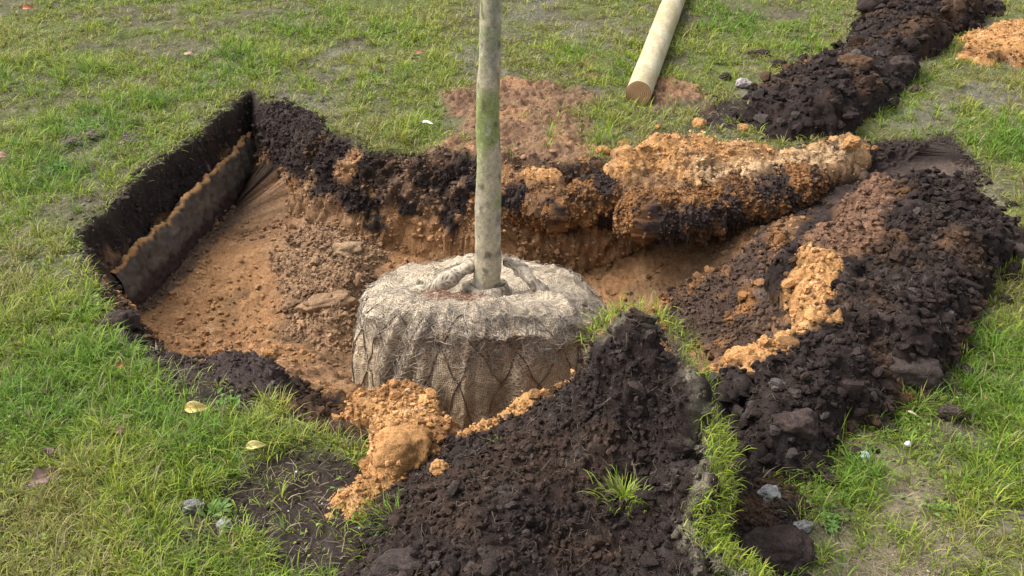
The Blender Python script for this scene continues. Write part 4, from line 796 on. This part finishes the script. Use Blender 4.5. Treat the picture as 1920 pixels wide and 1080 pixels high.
v, f, c = crumbs(P, sz, c); tag(mk("lawn_crumbs", v, [f], M_CRUMB, c, flat_tri=True), kind="stuff")
# hanging roots
def roots(V, N, n, L0, L1, nm, parent, zmin=-9, col=(.05, .035, .022)):
    down = N[:, 2] < .25; q = np.where(down & (V[:, 2] > zmin) & (V[:, 1] < np.median(V[:, 1]) + .3))[0]; q = rng.choice(q, n); parts = []
    for k in q:
        L_ = rng.uniform(L0, L1); m_ = 7; t_ = np.linspace(0, 1, m_)[:, None]; h_ = rng.normal(0, .3, 3); P = V[k] + t_ * L_ * np.array([h_[0] * .5, -abs(h_[1]) * .5, -1]) + np.sin(t_ * 5 + h_[2] * 9) * .003
        v, f = tube(P, np.linspace(.0010, .0004, m_) * rng.uniform(.6, 1.5), 4); parts.append((v, f, np.tile(np.array(col) * rng.uniform(.5, 2.6), (len(v), 1))))
    v, f, c = join(parts); mk(nm, v, [f], M_FIB, c, parent)
roots(lv, ln, 700, .02, .075, "hanging_roots", led); roots(lv2, ln2, 200, .01, .045, "hanging_roots", led2)

# ------------------------------------------------------------------ leaves, weeds, scraps
def leaf(label, px, py, L_, W, rot, col, tilt=.25, lobes=0, fold=.25, name="fallen_leaf", z=.030, cat="leaf"):
    nu_, nv_ = 30, 13; u = np.linspace(0, 1, nu_); w = np.sin(pi * u ** .8) ** .8 * (1 - .3 * u)
    if lobes: w = w * (1 - .45 * np.abs(np.sin(u * pi * lobes)))
    U, Vv = np.meshgrid(u, np.linspace(-1, 1, nv_), indexing='ij'); X_ = (U - .5) * L_; Y_ = Vv * (w[:, None] * W / 2); Z_ = np.abs(Vv) * W * fold * w[:, None] + np.sin(U * 4) * L_ * .06 + vnoise(np.stack([U.ravel() * 3, Vv.ravel() * 2, U.ravel() * 0 + rot], 1), 1.3, 4).reshape(U.shape) * L_ * .05
    P = np.stack([X_.ravel(), Y_.ravel(), Z_.ravel()], 1); ct, s_t = cos(tilt), sin(tilt); P = np.stack([P[:, 0], P[:, 1] * ct - P[:, 2] * s_t, P[:, 1] * s_t + P[:, 2] * ct], 1)
    c, s_ = cos(rot), sin(rot); P = np.stack([P[:, 0] * c - P[:, 1] * s_, P[:, 0] * s_ + P[:, 1] * c, P[:, 2]], 1)
    nn = fbm(P + rot, 60, 3, 5); C = np.asarray(col)[None] * (1 + .35 * nn)[:, None]; C = C * (1 - .3 * np.exp(-(Vv.ravel() / .08) ** 2))[:, None]
    x, y, _ = at(px, py, z); F = gridf(nu_, nv_); n0 = len(P); B2 = P - np.array([0, 0, .0006])
    o = mk(name, np.vstack([P, B2]), [np.vstack([F, F[:, ::-1] + n0])], M_LEAF, np.vstack([C, C])); o.location = (x, y, gz(x, y)[0] + z); tag(o, label, cat); return o
leaf("yellow leaf lying curled in the grass left of the turf, below the near left rim", 369, 767, .062, .036, .0, (.62, .46, .17), .7)
leaf("small pale yellow leaf in the grass, right of the larger curled yellow leaf", 480, 838, .05, .026, .2, (.60, .50, .20), .5)
leaf("large brownish pink dead leaf in the grass near the left edge", 82, 892, .085, .058, .9, (.27, .17, .14), .5, 2.5)
leaf("small dark brown dead leaf just above the large brownish pink leaf", 88, 848, .04, .03, 2.2, (.11, .06, .045), .4)
leaf("orange leaf in the top left corner of the lawn", 53, 16, .06, .05, .4, (.42, .17, .09), .6)
leaf("tan leaf lying in the far grass above the pit's left corner", 356, 102, .07, .028, -.1, (.42, .30, .20), .3)
leaf("reddish leaf in the grass left of the trunk near the top", 788, 98, .05, .035, .7, (.42, .20, .13), .5)
leaf("brown orange leaf in the grass above the near left rim of the pit", 226, 687, .03, .02, 1., (.30, .13, .05), .6)
leaf("small brown leaf in the grass left of the smaller yellow leaf", 228, 815, .028, .02, .4, (.20, .11, .07), .4)
leaf("white strip of paper litter lying on the grass behind the pit", 801, 231, .055, .018, -.35, (.80, .80, .78), .3, 0, .1, "paper_scrap", cat="litter")
leaf("orange scrap of leaf at the right, in the grass right of the large smooth clod", 1845, 737, .022, .02, 1.2, (.55, .22, .12), .8)
leaf("thin straw coloured leaf in the grass right of the black heap's front", 1713, 770, .03, .008, -.9, (.6, .5, .32), .4)
leaf("brown leaf at the left edge of the lawn", 5, 291, .05, .035, .2, (.35, .22, .15), .4)
leaf("light green upright blade leaf in the lawn left of the pit corner", 224, 302, .05, .014, .7, (.35, .42, .10), .9)
def weed(label, px, py, n, L_, W, col, flower=None):
    x, y, _ = at(px, py, 0); r_ = bpy.data.objects.new("broadleaf_weed", None); COL.objects.link(r_); r_.location = (x, y, gz(x, y)[0]); tag(r_, label, "weed")
    Vs = []; Fs = []; Cs = []; off = 0
    for k in range(n):
        a_ = rng.uniform(0, 2 * pi); nu_, nv_ = 8, 5; U, Vv = np.meshgrid(np.linspace(0, 1, nu_), np.linspace(-1, 1, nv_), indexing='ij'); l = L_ * rng.uniform(.5, 1.2); el = rng.uniform(.1, .8)
        w = np.sin(pi * np.clip(U, .03, 1) ** .8) * W; X_ = U * l * np.cos(el); Y_ = Vv * w / 2; Z_ = U * l * np.sin(el) - U ** 2 * l * .3 + np.abs(Vv) * w * .2 + .004; s0 = rng.normal(0, L_ * .5, 2)
        P = np.stack([X_.ravel() * cos(a_) - Y_.ravel() * sin(a_) + s0[0], X_.ravel() * sin(a_) + Y_.ravel() * cos(a_) + s0[1], Z_.ravel()], 1)
        Vs.append(P); Fs.append(gridf(nu_, nv_) + off); off += len(P); Cs.append(np.tile(np.array(col) * rng.uniform(.65, 1.3), (len(P), 1)))
    mk("leaves", np.concatenate(Vs), [np.concatenate(Fs)], M_GRASS, np.concatenate(Cs), r_)
    if flower is not None:
        P = np.stack([rng.normal(0, .022, 36), rng.normal(0, .03, 36), rng.uniform(.02, .04, 36)], 1); v, f, c = crumbs(P, rng.uniform(.003, .006, 36), np.tile(flower, (36, 1)) * rng.uniform(.6, 1.4, (36, 1))); mk("flowers", v, [f], M_LEAF, c, r_)
PUR = (.24, .13, .20)
weed("low weed with dull purple flowers in the lawn left of the pit, the middle one", 175, 262, 26, .03, .018, (.09, .10, .05), PUR)
weed("low weed with purple flowers nearest the pit edge at the left", 238, 270, 22, .028, .018, (.08, .10, .05), PUR)
weed("low weed with dull purple flowers, leftmost in the lawn", 136, 270, 20, .028, .016, (.09, .11, .05), PUR)
weed("patch of fresh green round leaves by the left edge of the lawn", 40, 265, 60, .035, .022, (.10, .20, .035))
weed("patch of green broad leaves below the purple flowered weeds", 105, 310, 70, .035, .02, (.09, .20, .04))
weed("pale green broad leaves above the dark green clump of grass", 165, 235, 30, .05, .014, (.17, .27, .07))
weed("green leaves in the grass just left of the trunk", 700, 150, 30, .04, .02, (.09, .20, .04))
weed("green broad leaves under the larger yellow leaf's right side", 425, 760, 26, .03, .012, (.11, .21, .04))
weed("small leafy weed right of the flat grey stone at the bottom", 1556, 975, 26, .028, .012, (.13, .23, .05))
weed("leafy weed between the two grey stones at bottom left", 408, 955, 22, .03, .012, (.15, .24, .07))
weed("small leafy weed in the far right lawn", 1765, 950, 24, .024, .012, (.15, .25, .05))
